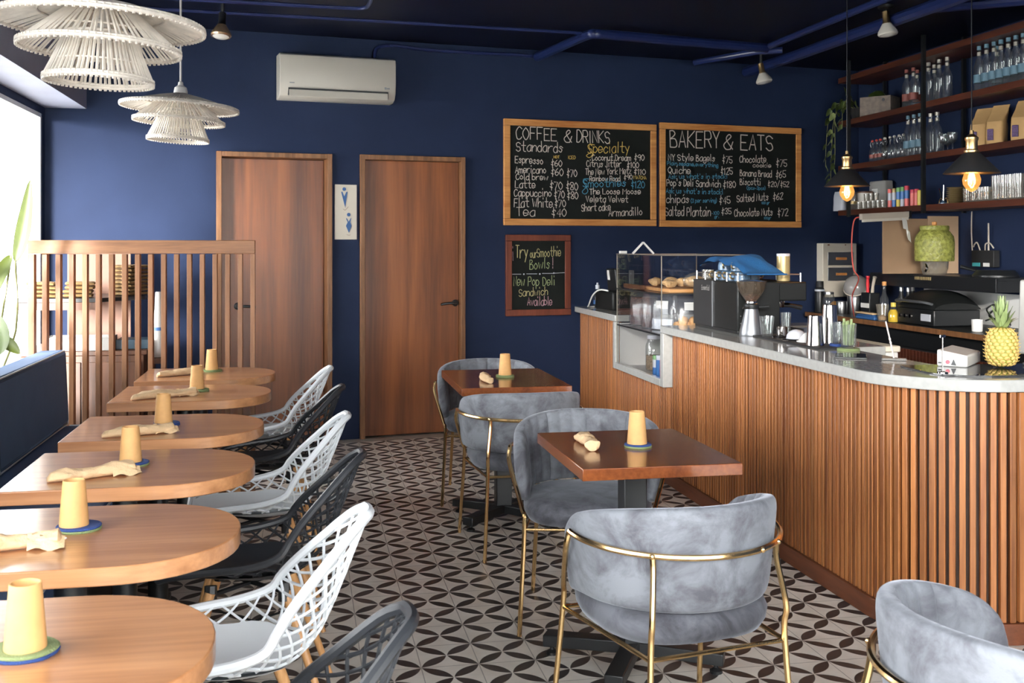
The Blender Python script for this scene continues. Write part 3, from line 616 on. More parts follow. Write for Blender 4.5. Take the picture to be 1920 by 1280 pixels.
t_ = tray('menu_tray', 'white tray of papers on the station worktop behind the screen', (-1.38, 7.27, .7993), 0, (.40, .26, .075), 'greyp', 'tray')
o = MB().box((0, 0, .006), (.36, .23, .012)).box((.005, .004, .0165), (.35, .22, .006), rz=.04).build('paper_stack', 'paper'); o.location = (-1.38, 7.27, .858); tag(o, 'stack of white paper sheets lying in the white tray on the station', 'paper')
o = MB().box((0, 0, .03), (.20, .20, .06)).build('storage_box', 'inkbox', bevel=.004); o.location = (-1.06, 7.3, .7993); tag(o, 'low dark blue box beside the white tray on the station worktop', 'box')
bt = thing('spray_bottle', 'tall white cleaning bottle with a blue band hanging at the station end', 'bottle', (-.912, 7.28, .74))
MB().lathe([(.038, .0), (.043, .01), (.043, .12), (.036, .19), (.024, .30), (.02, .41), (.016, .415)], n=16).build('bottle_body', 'white', bt)
MB().lathe([(.0425, .17), (.0415, .19)], n=16).build('band', 'canblue', bt)
MB().box((0, .0, -.02), (.08, .12, .035)).build('holder', 'stationw', bt)

# ------------------------------------------------------------------ half-round tables by the bench
def d_shape(x0, xc, x1, hw, n=22):
    pts = [(x0, -hw), (xc, -hw)]
    for k in range(1, n):
        a = -pi / 2 + pi * k / n; ca, sa = cos(a), sin(a)
        pts.append((xc + (x1 - xc) * abs(ca) ** .92, hw * (abs(sa) ** .96) * (1 if sa > 0 else -1)))
    return pts + [(xc, hw), (x0, hw)]
def make_bench_table(label, loc, rz=0.):
    t = thing('bistro_table', label, 'table', loc, rz, 'half-round tables along the bench')
    MB().prism(d_shape(-.36, .06, .345, .30), .709, .75).build('tabletop', 'top', t, bevel=.003)
    MB().lathe([(.038, .055), (.038, .70)], (-.055, 0, 0), n=20).build('pedestal', 'black', t)
    MB().box((-.055, 0, .701), (.32, .32, .014)).build('mounting_plate', 'black', t)
    for a in range(4):
        f = MB().box((0, 0, 0), (.155, .055, .028)); m4 = Matrix.Rotation(R(90 * a), 3, 'Z'); of = Vector((-.055, 0, 0))
        f.v = [tuple(of + m4 @ Vector((x + .112, y, z + .042 - (x + .08) * .04))) for x, y, z in f.v]
        f.lathe([(.018, 0), (.018, .012), (.006, .014), (.006, .03)], tuple(of + m4 @ Vector((.17, 0, 0))), 12)
        f.build('foot', 'black', t, bevel=.003)
    return t
TY = [2.01, 2.80, 3.62, 4.42, 5.40, 6.19]
ORD = ['nearest half-round walnut table, cut off by the lower left edge of the photo', 'half-round walnut table second from the camera, with a navy coaster and napkin roll', 'half-round walnut table third from the camera along the bench', 'half-round walnut table fourth from the camera along the bench', 'half-round walnut table fifth from the camera, last but one before the screen', 'half-round walnut table farthest from the camera, right against the slatted screen']
for k, y in enumerate(TY):
    make_bench_table(ORD[k], (-.5, y, 0))

# ------------------------------------------------------------------ clay cups on felt coasters, napkin rolls
def make_cup(label, loc):
    m = MB().lathe([(.0345, 0), (.0347, .004), (.0265, .108), (.0262, .111), (.0235, .111), (.0228, .107), (.030, .012), (.0, .012)], n=32)
    o = m.build('clay_cup', 'clay'); o.location = loc; return tag(o, label, 'cup', 'ochre clay cups on the tables')
def make_coaster(label, loc, top, bot, r=.054):
    t = thing('felt_coaster', label, 'coaster', loc, random.uniform(0, 6), 'felt coasters under the clay cups')
    def ring(z0, z1, rr, s):
        rd = random.Random(s); n = 36; m = MB(); vs = []
        for r_, z in ((rr * .97, z0), (rr, z0 + .002), (rr, z1 - .002), (rr * .96, z1)):
            for k in range(n): a = 2 * pi * k / n; q = r_ * (1 + .012 * sin(5 * a + s) + .008 * rd.uniform(-1, 1)); vs.append((q * cos(a), q * sin(a), z))
        fs = [tuple(reversed(range(n))), tuple(range(3 * n, 4 * n))] + [(i * n + k, i * n + (k + 1) % n, (i + 1) * n + (k + 1) % n, (i + 1) * n + k) for i in range(3) for k in range(n)]
        return m.add(vs, fs)
    ring(0, .006, r, 1).build('lower_felt', bot, t); ring(.006, .012, r * .985, 2).build('upper_felt', top, t); return t
def make_napkin(label, a, b_, z, fold_end=True, w=.0235):
    """rolled napkin lying from a to b"""
    a = Vector((*a, 0)); b_ = Vector((*b_, 0)); d = b_ - a; L_ = d.length; rd = random.Random(label)
    t = thing('napkin_roll', label, 'napkin', (a.x, a.y, z), math.atan2(d.y, d.x), 'rolled napkins on the tables')
    n, mm = 20, 26; ph = [rd.uniform(0, 6) for _ in range(5)]
    def rad(u): return w * (.62 + .3 * min(1, u * 5)) * (1 + .12 * sin(9 * u + ph[0])) * (1 if u < .75 else 1 + .25 * (u - .75) * (1 if fold_end else -1))
    def fn(i, j):
        u = i / (mm - 1); an = 2 * pi * j / n; r = rad(u) * (1 + .06 * sin(3 * an + 10 * u + ph[1]) + .05 * sin(5 * an - 24 * u + ph[2]))
        if i in (0, mm - 1): r *= .55
        return (u * L_, r * 1.15 * cos(an) + .008 * sin(5 * u + ph[3]), max(.001, r * .8 + r * .8 * sin(an)))
    m = MB().grid(fn, mm, n, closed_v=True); m.f.append(tuple(range(n))); m.f.append(tuple(range((mm - 1) * n, mm * n)))
    m.build('rolled_cloth', 'linen', t)
    u0 = .42; rr = rad(u0) * 1.12
    def bd(i, j):
        u = u0 + (i - 2) * .035; an = 2 * pi * j / n; r = rad(u) * (1.1 if i in (1, 2, 3) else .98)
        return (u * L_ + .006 * sin(an), r * 1.15 * cos(an) + .008 * sin(5 * u + ph[3]), max(.0012, rad(u) * .8 + r * .82 * sin(an)))
    MB().grid(bd, 5, n, closed_v=True).build('wrap_band', 'linen', t)
    if fold_end:
        def fl(i, j):
            u = .70 + .32 * i / 9; q = (j / 9 - .5) * 2; r = rad(min(u, 1)) * 1.1
            return (u * L_, q * r * (1.1 + .5 * i / 9), .003 + (r * 1.5 - .002) * (1 - q * q) * (1 - .55 * i / 9) + .004 * sin(7 * q + i))
        MB().grid(fl, 10, 10).build('folded_corner', 'linen', t)
        MB().box((L_ * .97, .004, .017), (.03, .014, .003), rz=.3).build('cutlery_tip', 'steeld', t)
    return t
make_coaster('green and blue felt coaster on the nearest half-round table', (-.47, 2.0, .75), 'feltg', 'feltb', .056)
make_coaster('navy felt coaster with a green underside, second from the camera on the bench tables', (-.545, 2.85, .75), 'feltb', 'feltg')
make_coaster('blue felt coaster under the third cup from the camera', (-.535, 3.655, .75), 'feltb', 'feltg', .050)
make_coaster('dark blue felt coaster under the fourth cup from the camera, half hidden by a napkin', (-.525, 4.44, .75), 'feltb', 'feltb', .050)
make_coaster('green felt coaster on the half-round table last but one before the screen', (-.50, 5.455, .75), 'feltg', 'feltg', .052)
make_coaster('green felt coaster on the half-round table against the slatted screen', (-.50, 6.29, .75), 'feltg', 'feltg', .052)
make_coaster('blue felt coaster with a green underside on the near square table', (1.14, 3.66, .75), 'feltb', 'feltg', .048)
make_coaster('green felt coaster on the far square table', (1.05, 5.735, .75), 'feltg', 'feltg', .050)
CUPS = [(-.468, 1.995), (-.556, 2.848), (-.543, 3.655), (-.537, 4.435), (-.506, 5.457), (-.504, 6.287), (1.137, 3.66), (1.051, 5.736)]
CL = ['nearest ochre clay cup, open top showing, on a green coaster', 'ochre clay cup on the second half-round table from the camera', 'ochre clay cup on the third half-round table from the camera', 'ochre clay cup on the fourth half-round table, behind a cream napkin', 'ochre clay cup on the fifth half-round table from the camera', 'ochre clay cup on the half-round table against the screen', 'ochre clay cup on the near square table', 'ochre clay cup on the far square table']
for l, (x, y) in zip(CL, CUPS): make_cup(l, (x, y, .762))
make_napkin('cream napkin roll with a folded corner beside the second cup from the camera', (-.80, 2.66), (-.552, 2.70), .7505)
make_napkin('cream napkin roll lying in front of the third cup from the camera', (-.745, 3.43), (-.505, 3.53), .7505)
make_napkin('cream napkin roll with loose end on the fourth half-round table', (-.72, 4.18), (-.475, 4.28), .7505)
make_napkin('cream napkin roll on the fifth half-round table from the camera', (-.765, 5.17), (-.50, 5.33), .7505)
make_napkin('cream napkin roll on the half-round table against the screen', (-.77, 6.06), (-.54, 6.18), .7505, False)
make_napkin('cream napkin roll with an open round end on the near square table', (.975, 3.82), (.965, 3.60), .7505, False, .024)
make_napkin('cream napkin roll on the far square table', (.925, 5.75), (.925, 5.46), .7505, False, .024)

# ------------------------------------------------------------------ lattice shell chairs
def shell_pt(u, v):
    """u 0 front edge .. 1 top of the back, v -1..1 across; local +y is forward"""
    CP = [(.265, .432), (.20, .438), (.10, .425), (-.02, .412), (-.13, .425), (-.205, .48), (-.25, .56), (-.29, .655), (-.325, .745), (-.342, .78)]
    HW = [.165, .205, .232, .245, .245, .230, .196, .148, .095, .050]
    LZ = [.018, .035, .062, .088, .10, .085, .05, .022, .006, 0]
    LF = [0, 0, 0, .01, .04, .085, .095, .07, .03, .008]
    x = u * 9; i = min(8, int(x)); f = x - i
    def I(T):
        p0, p1, p2, p3 = T[max(0, i - 1)], T[i], T[i + 1], T[min(9, i + 2)]
        return .5 * (2 * p1 + (p2 - p0) * f + (2 * p0 - 5 * p1 + 4 * p2 - p3) * f * f + (3 * p1 - p0 - 3 * p2 + p3) * f ** 3)
    y = I([c[0] for c in CP]); z = I([c[1] for c in CP]); w_ = I(HW); s2 = abs(v) ** 2.2
    return Vector((v * w_, y + I(LF) * s2, z + I(LZ) * s2))
def make_shell_chair(label, group, m, loc, rz):
    t = thing('lattice_chair', label, 'chair', loc, rz, group)
    rim = [shell_pt(k / 26, 1) for k in range(27)] + [shell_pt(1, 1 - 2 * k / 6) for k in range(1, 6)] + [shell_pt(1 - k / 26, -1) for k in range(27)] + [shell_pt(0, -1 + 2 * k / 8) for k in range(1, 8)]
    MB().tube(rim, .0125, 8, closed=True).build('rim', m, t)
    def pad(i, j):
        u = .0 + .50 * (i % 12) / 11; v = (-.72 + 1.44 * j / 10) * (1 if u < .36 else max(.35, 1 - ((u - .36) / .14) ** 2 * .65)); p = shell_pt(u, v)
        return p + Vector((0, 0, .006 if i < 12 else -.006))
    g = MB()
    a = [[pad(i, j) for j in range(11)] for i in range(12)]; b2_ = [[pad(i + 12, j) for j in range(11)] for i in range(12)]
    loop = a + b2_[::-1]
    g.grid(lambda i, j: loop[i][j], 24, 11, closed_u=True)
    g.build('seat', m, t)
    la = MB(); nl = 19
    def inpad(u, v): return u < .49 and abs(v) < .70 * (1 if u < .36 else max(.35, 1 - ((u - .36) / .14) ** 2 * .65))
    for sgn in (1, -1):
        for k in range(-6, nl + 6):
            c0 = k / nl * 1.25 - .12; run = []
            for q in range(49):
                v = -1 + 2 * q / 48; u = c0 + sgn * v * .26
                ok = 0.02 <= u <= .985 and not inpad(u, v)
                if ok: run.append(shell_pt(u, v))
                if (not ok or q == 48) and run:
                    if len(run) > 1: la.tube(run, .0042, 4)
                    run = []
    la.build('lattice', m, t)
    for sx in (-1, 1):
        for top, bot in (((.13, .12), (.20, .235)), ((.12, -.10), (.20, -.235))):
            a_, b2 = Vector((sx * top[0], top[1], .395)), Vector((sx * bot[0], bot[1], 0))
            MB().tube([b2, b2 + (a_ - b2) * .5, a_], [.0095, .0135, .0165], 12).build('leg', 'beech', t)
    br = MB().tube([(-.12, .12, .385), (.12, -.10, .385)], .008, 6).tube([(.12, .12, .385), (-.12, -.10, .385)], .008, 6)
    br.tube([(-.155, .165, .26), (.155, -.165, .26)], .004, 6).tube([(.155, .165, .26), (-.155, -.165, .26)], .004, 6)
    for sx in (-1, 1):
        for y in (.12, -.10): br.tube([(sx * .127, y, .36), (sx * .118, y, .414)], .019, 8)
    br.build('bracket', 'black', t)
    return t
wh, bk = 'white lattice chairs along the bench tables', 'charcoal lattice chairs along the bench tables'
WC = make_shell_chair('white lattice shell chair nearest to the camera, whole back showing', wh, 'chairw', (-.180, 2.78, 0), R(90))
BC = make_shell_chair('charcoal lattice shell chair nearest to the camera, only its back top showing', bk, 'chairb', (-.150, 1.98, 0), R(90))
dup(BC, (-.155, 3.56, 0), R(88), 'charcoal lattice shell chair between the two nearer white ones')
dup(WC, (-.17, 4.36, 0), R(92), 'middle one of the three white lattice shell chairs')
dup(BC, (-.16, 5.25, 0), R(89), 'charcoal lattice shell chair farthest from the camera')
dup(WC, (-.195, 6.06, 0), R(92), 'white lattice shell chair farthest from the camera, against the wooden door')

# ------------------------------------------------------------------ velvet tub chairs on brass frames
def make_velvet(label, loc, rz):
    t = thing('velvet_armchair', label, 'chair', loc, rz, 'grey velvet tub chairs')
    RO, TH, ARM = .272, .055, .13
    def plan(s):
        """s -1..1 along the shell from the left arm end to the right arm end"""
        La = ARM; Lc = pi * RO; tot = 2 * La + Lc; d = (s + 1) / 2 * tot
        if d < La: return Vector((-RO, ARM - d, 0)), Vector((-1, 0, 0))
        if d > La + Lc: return Vector((RO, d - La - Lc, 0)), Vector((1, 0, 0))
        a = pi + (d - La) / RO; return Vector((RO * cos(a), RO * sin(a), 0)), Vector((cos(a), sin(a), 0))
    tot = 2 * ARM + pi * RO; NS = 121; NP = 28
    def shell(i, j):
        s = -1 + 2 * i / (NS - 1); p, n = plan(s); dist = min((s + 1), (1 - s)) / 2 * tot
        rc = .10
        if dist < rc: q = math.sqrt(max(0, 1 - (1 - dist / rc) ** 2))
        else: q = 1
        zt = .757 + .012 * cos(s * pi / 2) - .085 * (abs(s) ** 2.6) - .08 * (1 - q); zb = .486 + .0 * q - .02 * abs(s) ** 4
        if dist < .02: zt -= .03 * (1 - dist / .02); zb += .02 * (1 - dist / .02)
        an = 2 * pi * j / NP; cx, sz = cos(an), sin(an)
        e = lambda x, k: (abs(x) ** k) * (1 if x > 0 else -1)
        off = e(cx, .55) * TH / 2; zz = (zt + zb) / 2 + e(sz, .35) * (zt - zb) / 2
        if cx < -.25:
            fl = abs(sin(pi * 18 * (s + 1) / 2)) ** .45; off += (1 - fl) * .011
        endk = 1 if dist > .03 else .45 + .55 * math.sqrt(max(0, dist / .03))
        flare = (zz - .49) * .10
        pt = p + n * (off * endk - TH / 2 + flare); pt.z = zz; return pt
    g = MB().grid(shell, NS, NP, closed_v=True); g.f.append(tuple(range(NP))); g.f.append(tuple(range((NS - 1) * NP, NS * NP)))
    g.build('backrest', 'velvet', t, ang=60)
    def seat(i, j):
        pr = [(.0, .392), (.80, .392), (.93, .40), (.985, .425), (1, .45), (.96, .474), (.85, .486), (.5, .492), (0, .494)]
        k, z = pr[i]; a = 2 * pi * j / 40; e = lambda x, q: (abs(x) ** q) * (1 if x > 0 else -1)
        return (.250 * k * e(cos(a), .7), .01 + .255 * k * e(sin(a), .75), z)
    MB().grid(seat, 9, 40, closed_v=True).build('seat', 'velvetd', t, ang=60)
    zb = .645; rb = RO + .014
    def bandp(s): 
        p, n = plan(s); q = p + n * (.016 + (zb - .49) * .1); q.z = zb + .02 * abs(s) ** 2; return q
    se = .80
    band = [bandp(-se + 2 * se * k / 48) for k in range(49)]
    bo = MB().tube(band, .0085, 8).build('back_rail', 'gold', t)
    for sx in (-1, 1):
        f = bandp(sx * se)
        MB().tube(cr([(sx * .255, .265, 0), (sx * .238, .215, .39), (sx * .250, .185, .46), (f.x, f.y + .035, .60), (f.x * 1.0, f.y + .012, f.z - .004), f], 5), .0085, 8).build('leg', 'gold', t)
        r_ = bandp(sx * .33)
        MB().tube(cr([(sx * .225, -.285, 0), (sx * .205, -.255, .39), (sx * .205, -.262, .48), (r_.x, r_.y - .004, .60), r_], 5), .0085, 8).build('leg', 'gold', t)
    zr = .384
    sr = MB().tube([(-.237, .215, zr), (.237, .215, zr)], .0065, 8).tube([(-.205, -.253, zr), (.205, -.253, zr)], .0065, 8)
    for sx in (-1, 1): sr.tube([(sx * .237, .215, zr), (sx * .206, -.253, zr)], .0065, 8)
    sr.build('seat_rail', 'gold', t)
    for s in (-.33, 0.18, .33):
        p = bandp(s); n = plan(s)[1]; st_ = MB().blob((p.x + n.x * .006, p.y + n.y * .006, p.z), (.008, .008, .008), 8, 6, amp=0)
        st_.build('rail_stud', 'gold', t)
    return t
VC = make_velvet('grey velvet tub chair in the middle front, its rounded back to the camera', (1.025, 2.98, 0), R(11))
dup(VC, (1.095, 4.18, 0), R(180 - 14), 'grey velvet tub chair facing the camera behind the near square table')
dup(VC, (1.03, 5.225, 0), R(1), 'grey velvet tub chair with its back to the camera at the far square table')
dup(VC, (1.045, 6.27, 0), R(180 - 9), 'grey velvet tub chair facing the camera behind the far square table')
dup(VC, (1.375, 1.865, 0), R(-87), 'grey velvet tub chair cut off by the lower right corner of the photo')

# ------------------------------------------------------------------ square tables
def make_square(label, loc, d, turn):
    t = thing('square_table', label, 'table', loc, 0, 'square tables between the velvet chairs')
    MB().box((0, 0, .731), (d[0], d[1], .038)).build('tabletop', 'topy', t, bevel=.002)
    MB().box((0, 0, .385), (.082, .082, .655)).build('pedestal', 'black', t, bevel=.004)
    MB().box((0, 0, .704), (.3, .3, .014)).build('mounting_plate', 'black', t)
    for a in range(4):
        m4 = Matrix.Rotation(R(turn + 90 * a), 3, 'Z'); f = MB().box((0, 0, 0), (.30, .062, .042))
        f.v = [tuple(m4 @ Vector((x + .165, y, z + .062 - (x + .15) * .03))) for x, y, z in f.v]
        f.build('foot', 'black', t, bevel=.004)
        MB().lathe([(.022, 0), (.022, .01), (.008, .018), (.008, .05)], tuple(m4 @ Vector((.288, 0, 0))), 12).build('leveller', 'black', t)
    return t
make_square('near square walnut table with black pedestal', (1.12, 3.66, 0), (.53, .68), 62)
make_square('far square walnut table with black pedestal', (1.035, 5.71, 0), (.555, .80), 45)

# ------------------------------------------------------------------ rattan pendant lamps
def make_rattan(label, loc, tilt, az, H):
    t = thing('rattan_pendant', label, 'pendant lamp', loc, az, 'bleached rattan pendant lamps')
    T = Matrix.Rotation(tilt, 3, 'Y')
    def tier(r0, z0, r1, z1, n, bulge, rimr):
        m = MB(); rd = random.Random(n)
        for k in range(n):
            a = 2 * pi * (k + rd.uniform(-.22, .22)) / n; pts = []
            for q in range(4):
                f = q / 3; r = r0 + (r1 - r0) * f; z = z0 + (z1 - z0) * (f ** bulge); pts.append(T @ Vector((r * cos(a), r * sin(a), z)))
            m.tube(pts, .0040, 4)
        def ring(r, z, rr, nn=56): m.tube([T @ Vector((r * cos(2 * pi * k / nn), r * sin(2 * pi * k / nn), z)) for k in range(nn)], rr, 6, closed=True)
        ring(r1, z1, rimr); ring(r1 * .985, z1 + .008, rimr * .8)
        f = .55; ring(r0 + (r1 - r0) * f, z0 + (z1 - z0) * f ** bulge - .006, .003); ring(r0 + .004, z0, .005, 24)
        for k in range(n):                                    # wrapped ends at the rim
            a = 2 * pi * k / n; p = T @ Vector((r1 * cos(a), r1 * sin(a), z1)); m.tube([p + Vector((0, 0, .010)), p - Vector((0, 0, .010))], .0042, 4)
        m.build('shade_tier', 'rattan', t)
    tier(.030, -.015, .292, -.085, 96, 1.15, .0065)
    tier(.085, -.035, .226, -.155, 78, 1.0, .0055)
    tier(.098, -.115, .152, -.248, 66, .9, .0055)
    MB().lathe([(.006, .05), (.012, .045), (.014, .03), (.03, .018), (.034, 0), (.034, -.02), (.02, -.03), (.018, -.07)], n=20).build('socket', 'cordw', t)
    MB().tube([(0, 0, .045), (0, 0, H)], .005, 8).build('cord', 'cordw', t)
    MB().lathe([(.045, H - .03), (.05, H - .012), (.05, H)], n=20).build('ceiling_rose', 'cordw', t)
    MB().lathe([(.0, -.14), (.02, -.132), (.029, -.112), (.024, -.09), (.013, -.072), (.013, -.065)], n=16).build('bulb', 'white', t)
    return t
make_rattan('large three-tier bleached rattan pendant nearest to the camera, upper left', (-.58, 3.37, 2.178), R(2.2), 0, CEIL - 2.178)
make_rattan('smaller looking three-tier rattan pendant hanging in front of the blue wall', (-.62, 5.82, 2.238), R(3.2), .1, CEIL - 2.238)

# ------------------------------------------------------------------ ceiling spotlights
def make_spot(label, loc, drop, tilt, az, white):
    t = thing('ceiling_spotlight', label, 'spotlight', loc, az, 'spotlights under the ceiling')
    MB().lathe([(.05, -.0), (.05, -.018), (.02, -.03)], n=20).build('mount', 'black', t)
    MB().tube([(0, 0, -.02), (0, 0, -drop)], .012, 8).build('stem', 'black', t)
    Rm = Matrix.Rotation(tilt, 3, 'Y')
    def head(prof, mat, nm):
        m = MB().lathe(prof, n=28); m.v = [tuple(Rm @ Vector(p) + Vector((0, 0, -drop))) for p in m.v]; return m.build(nm, mat, t)
    head([(.0, .02), (.022, .02), (.024, -.05), (.03, -.06)], 'black' if not white else 'brass', 'lamp_socket')
    head([(.026, -.055), (.045, -.085), (.060, -.11), (.064, -.125), (.058, -.135)], 'copper' if not white else 'offw', 'reflector')
    head([(.056, -.131), (.04, -.141), (.0, -.146)], 'lens', 'lens')
    return t
make_spot('ceiling spotlight with a copper reflector above the left door', (-.50, 7.05, CEIL), .12, R(10), 1.2, False)
make_spot('ceiling spotlight above the right menu blackboard', (3.53, 8.1, CEIL), .14, R(12), 2.5, True)
make_spot('ceiling spotlight nearest to the bottle shelves', (3.69, 6.5, CEIL), .06, R(6), 2.5, True)

# ------------------------------------------------------------------ potted plant between bench and window
pl = thing('potted_plant', 'leafy potted plant with tall pointed leaves between the bench and the window', 'plant', (-1.6, 6.15, .5))
MB().lathe([(.07, 0), (.09, .02), (.105, .19), (.112, .20), (.112, .215), (.1, .215), (.095, .19), (0, .19)], n=24).build('pot', 'clay', pl)
def leaf(parent, pts, wmax, mat, twist=0., fold=.25, name='leaf', tipk=.9):
    P = cr(pts, 5); n = len(P); m = MB(); rows = []
    for i, p in enumerate(P):
        a = P[max(0, i - 1)]; b_ = P[min(n - 1, i + 1)]; t_ = (b_ - a).normalized(); u = i / (n - 1)
        side = t_.cross(Vector((sin(twist), -cos(twist), .15))).normalized(); nn = side.cross(t_).normalized()
        w_ = wmax * (sin(pi * min(1, u ** tipk)) ** .75 if 0 < u < 1 else 0.02)
        rows.append([p + side * w_ * q + nn * abs(q) * w_ * fold + nn * off for q, off in ((-1, 0), (-.5, 0), (0, 0), (.5, 0), (1, 0), (1, .002), (.5, .002), (0, .002), (-.5, .002), (-1, .002))])
    m.grid(lambda i, j: rows[i][j], n, 10, closed_v=True)
    return m.build(name, mat, parent)
def px_leaf(pts): return [Vector(p) - Vector((-1.6, 6.15, .5)) for p in pts]
def stemm(pts, r=.006): return MB().tube(cr(px_leaf(pts), 4), r, 6).build('stem', 'stem', pl)
LV = [([(-1.505, 6.2, 1.36), (-1.475, 6.2, 1.47), (-1.45, 6.2, 1.62), (-1.43, 6.2, 1.80)], .030, 'leaf', .0),
      ([(-1.70, 6.05, 1.40), (-1.66, 6.05, 1.53), (-1.60, 6.05, 1.63), (-1.565, 6.05, 1.70)], .030, 'leaf', .0),
      ([(-1.525, 6.2, 1.40), (-1.56, 6.18, 1.33), (-1.60, 6.15, 1.22), (-1.63, 6.12, 1.12)], .026, 'leaf', .2),
      ([(-1.72, 6.05, 1.14), (-1.62, 6.05, 1.15), (-1.54, 6.05, 1.13)], .022, 'leaf', .0),
      ([(-1.72, 6.0, 1.08), (-1.62, 6.0, 1.07), (-1.545, 6.0, .99), (-1.53, 6.0, .89)], .055, 'leafd', .3),
      ([(-1.60, 6.15, .93), (-1.54, 6.15, .94), (-1.47, 6.15, .88)], .028, 'leaf', .2),
      ([(-1.72, 5.95, .96), (-1.655, 5.95, .93), (-1.63, 5.95, .80)], .05, 'leafd', .3),
      ([(-1.70, 5.9, 1.35), (-1.62, 5.9, 1.33), (-1.56, 5.9, 1.24)], .05, 'leafd', .6)]
for pts, w_, mt, tw in LV: leaf(pl, px_leaf(pts), w_ * 1.3, mt, tw)
for a, b_, c_ in (((-1.60, 6.15, .7), (-1.50, 6.19, 1.0), (-1.505, 6.2, 1.37)), ((-1.62, 6.14, .7), (-1.68, 6.1, 1.0), (-1.70, 6.05, 1.41)), ((-1.61, 6.13, .7), (-1.56, 6.17, 1.1), (-1.525, 6.2, 1.40)),
                  ((-1.63, 6.14, .7), (-1.70, 6.1, .9), (-1.72, 6.05, 1.14)), ((-1.60, 6.12, .7), (-1.69, 6.05, .9), (-1.72, 6.0, 1.08)), ((-1.59, 6.15, .7), (-1.61, 6.15, .85), (-1.60, 6.15, .93)), ((-1.62, 6.12, .7), (-1.70, 6.0, .85), (-1.72, 5.95, .96)), ((-1.62, 6.12, .7), (-1.71, 6.0, 1.1), (-1.70, 5.9, 1.35))):
    stemm([a, b_, c_])
# ------------------------------------------------------------------ main counter
TOPZ = .963
ct = thing('bar_counter', 'long bar counter faced with vertical wooden slats, curving at its near end', 'counter', (0, 0, 0))
def front_path(x, yend, r, xe):
    pts = []
    y = 8.53
    while y > 3.97: pts.append((Vector((x, y, 0)), Vector((-1, 0, 0)))); y -= .0345
    cx, cy = x + r, 3.97; n = int(pi / 2 * r / .0345)
    for k in range(n): a = pi + (k + .5) / n * pi / 2; pts.append((Vector((cx + r * cos(a), cy + r * sin(a), 0)), Vector((cos(a), sin(a), 0))))
    xx = cx + .017
    while xx < xe: pts.append((Vector((xx, cy - r, 0)), Vector((0, -1, 0)))); xx += .0345
    return pts
sl = MB(); rd = random.Random(5)
for p, n in front_path(2.178, 0, .405, 3.7):
    zt = .9165 if not (6.31 < p.y < 7.43) else .588
    dpt = .022 + rd.uniform(-.002, .002); c = p + n * (-.011)
    sl.box((c.x, c.y, (zt + .079) / 2 - .0005), (dpt, .0225, zt - .079), rz=math.atan2(-n.y, -n.x))
sl.build('slat_front', 'slat', ct, bevel=.0025)
def poly_front(x, r, xe, back):
    o = [(x, 8.53), (x, 3.97)]
    for k in range(1, 13): a = pi + k / 12 * pi / 2; o.append((x + r + r * cos(a), 3.97 + r * sin(a)))
    return o + [(xe, 3.97 - r)] + back
bk_ = MB()
bk_.prism([(2.2, 8.53), (2.2, 7.43), (2.23, 7.43), (2.23, 8.53)], 0, .917).prism([(2.2, 7.43), (2.2, 6.33), (2.23, 6.33), (2.23, 7.43)], 0, .588)
ip = [(2.2, 6.33), (2.2, 3.97)] + [(2.583 + .383 * cos(pi + k / 12 * pi / 2), 3.97 + .383 * sin(pi + k / 12 * pi / 2)) for k in range(1, 13)] + [(3.7, 3.587), (3.7, 3.62), (2.583, 3.62)] + [(2.583 + .35 * cos(1.5 * pi - k / 12 * pi / 2), 3.97 + .35 * sin(1.5 * pi - k / 12 * pi / 2)) for k in range(1, 12)] + [(2.233, 3.97), (2.233, 6.33)]
bk_.prism(ip, 0, .917).build('backing_board', 'slatback', ct, smooth=False)
kp = [(2.166, 8.53), (2.166, 3.97)] + [(2.583 + .417 * cos(pi + k / 16 * pi / 2), 3.97 + .417 * sin(pi + k / 16 * pi / 2)) for k in range(1, 17)] + [(3.7, 3.553), (3.7, 3.585), (2.583, 3.585)] + [(2.583 + .385 * cos(1.5 * pi - k / 16 * pi / 2), 3.97 + .385 * sin(1.5 * pi - k / 16 * pi / 2)) for k in range(1, 16)] + [(2.198, 3.97), (2.198, 8.53)]
MB().prism(kp, 0, .078).build('kick_board', 'kick', ct, bevel=.002)
MB().box((2.47, 6.88, .605), (.54, .98, .02)).box((2.745, 6.88, .76), (.02, .98, .30)).box((2.452, 7.367, .76), (.576, .008, .30)).box((2.49, 6.38, .76), (.48, .01, .30)).build('niche_lining', 'white', ct)
MB().box((2.74, 7.0, .45), (.03, 3.0, .88)).box((2.51, 4.7, .45), (.03, 1.5, .88)).build('rear_panel', 'blackm', ct)
top = thing('stone_countertop', 'pale polished stone countertop with a rounded corner lying on the slatted bar', 'countertop', (0, 0, 0))
arc = [(2.55 + .42 * cos(pi + k / 20 * pi / 2), 3.97 + .42 * sin(pi + k / 20 * pi / 2)) for k in range(1, 21)]
MB().prism([(2.13, 6.385), (2.13, 3.97)] + arc + [(3.7, 3.55), (3.7, 4.03), (2.56, 4.06), (2.53, 4.10), (2.53, 4.80), (2.56, 4.84), (2.76, 4.86), (2.76, 6.385)], .918, TOPZ).build('slab', 'marble', top, bevel=.004)
MB().prism([(2.13, 7.372), (2.76, 7.372), (2.76, 8.62), (2.13, 8.53)], .918, TOPZ).build('slab', 'marble', top, bevel=.004)
MB().box((2.145, 7.397, .754), (.032, .05, .325)).box((2.145, 6.879, .6145), (.032, .984, .045)).box((2.1637, 6.357, .754), (.069, .056, .325)).build('notch_surround', 'marble', top, bevel=.003)

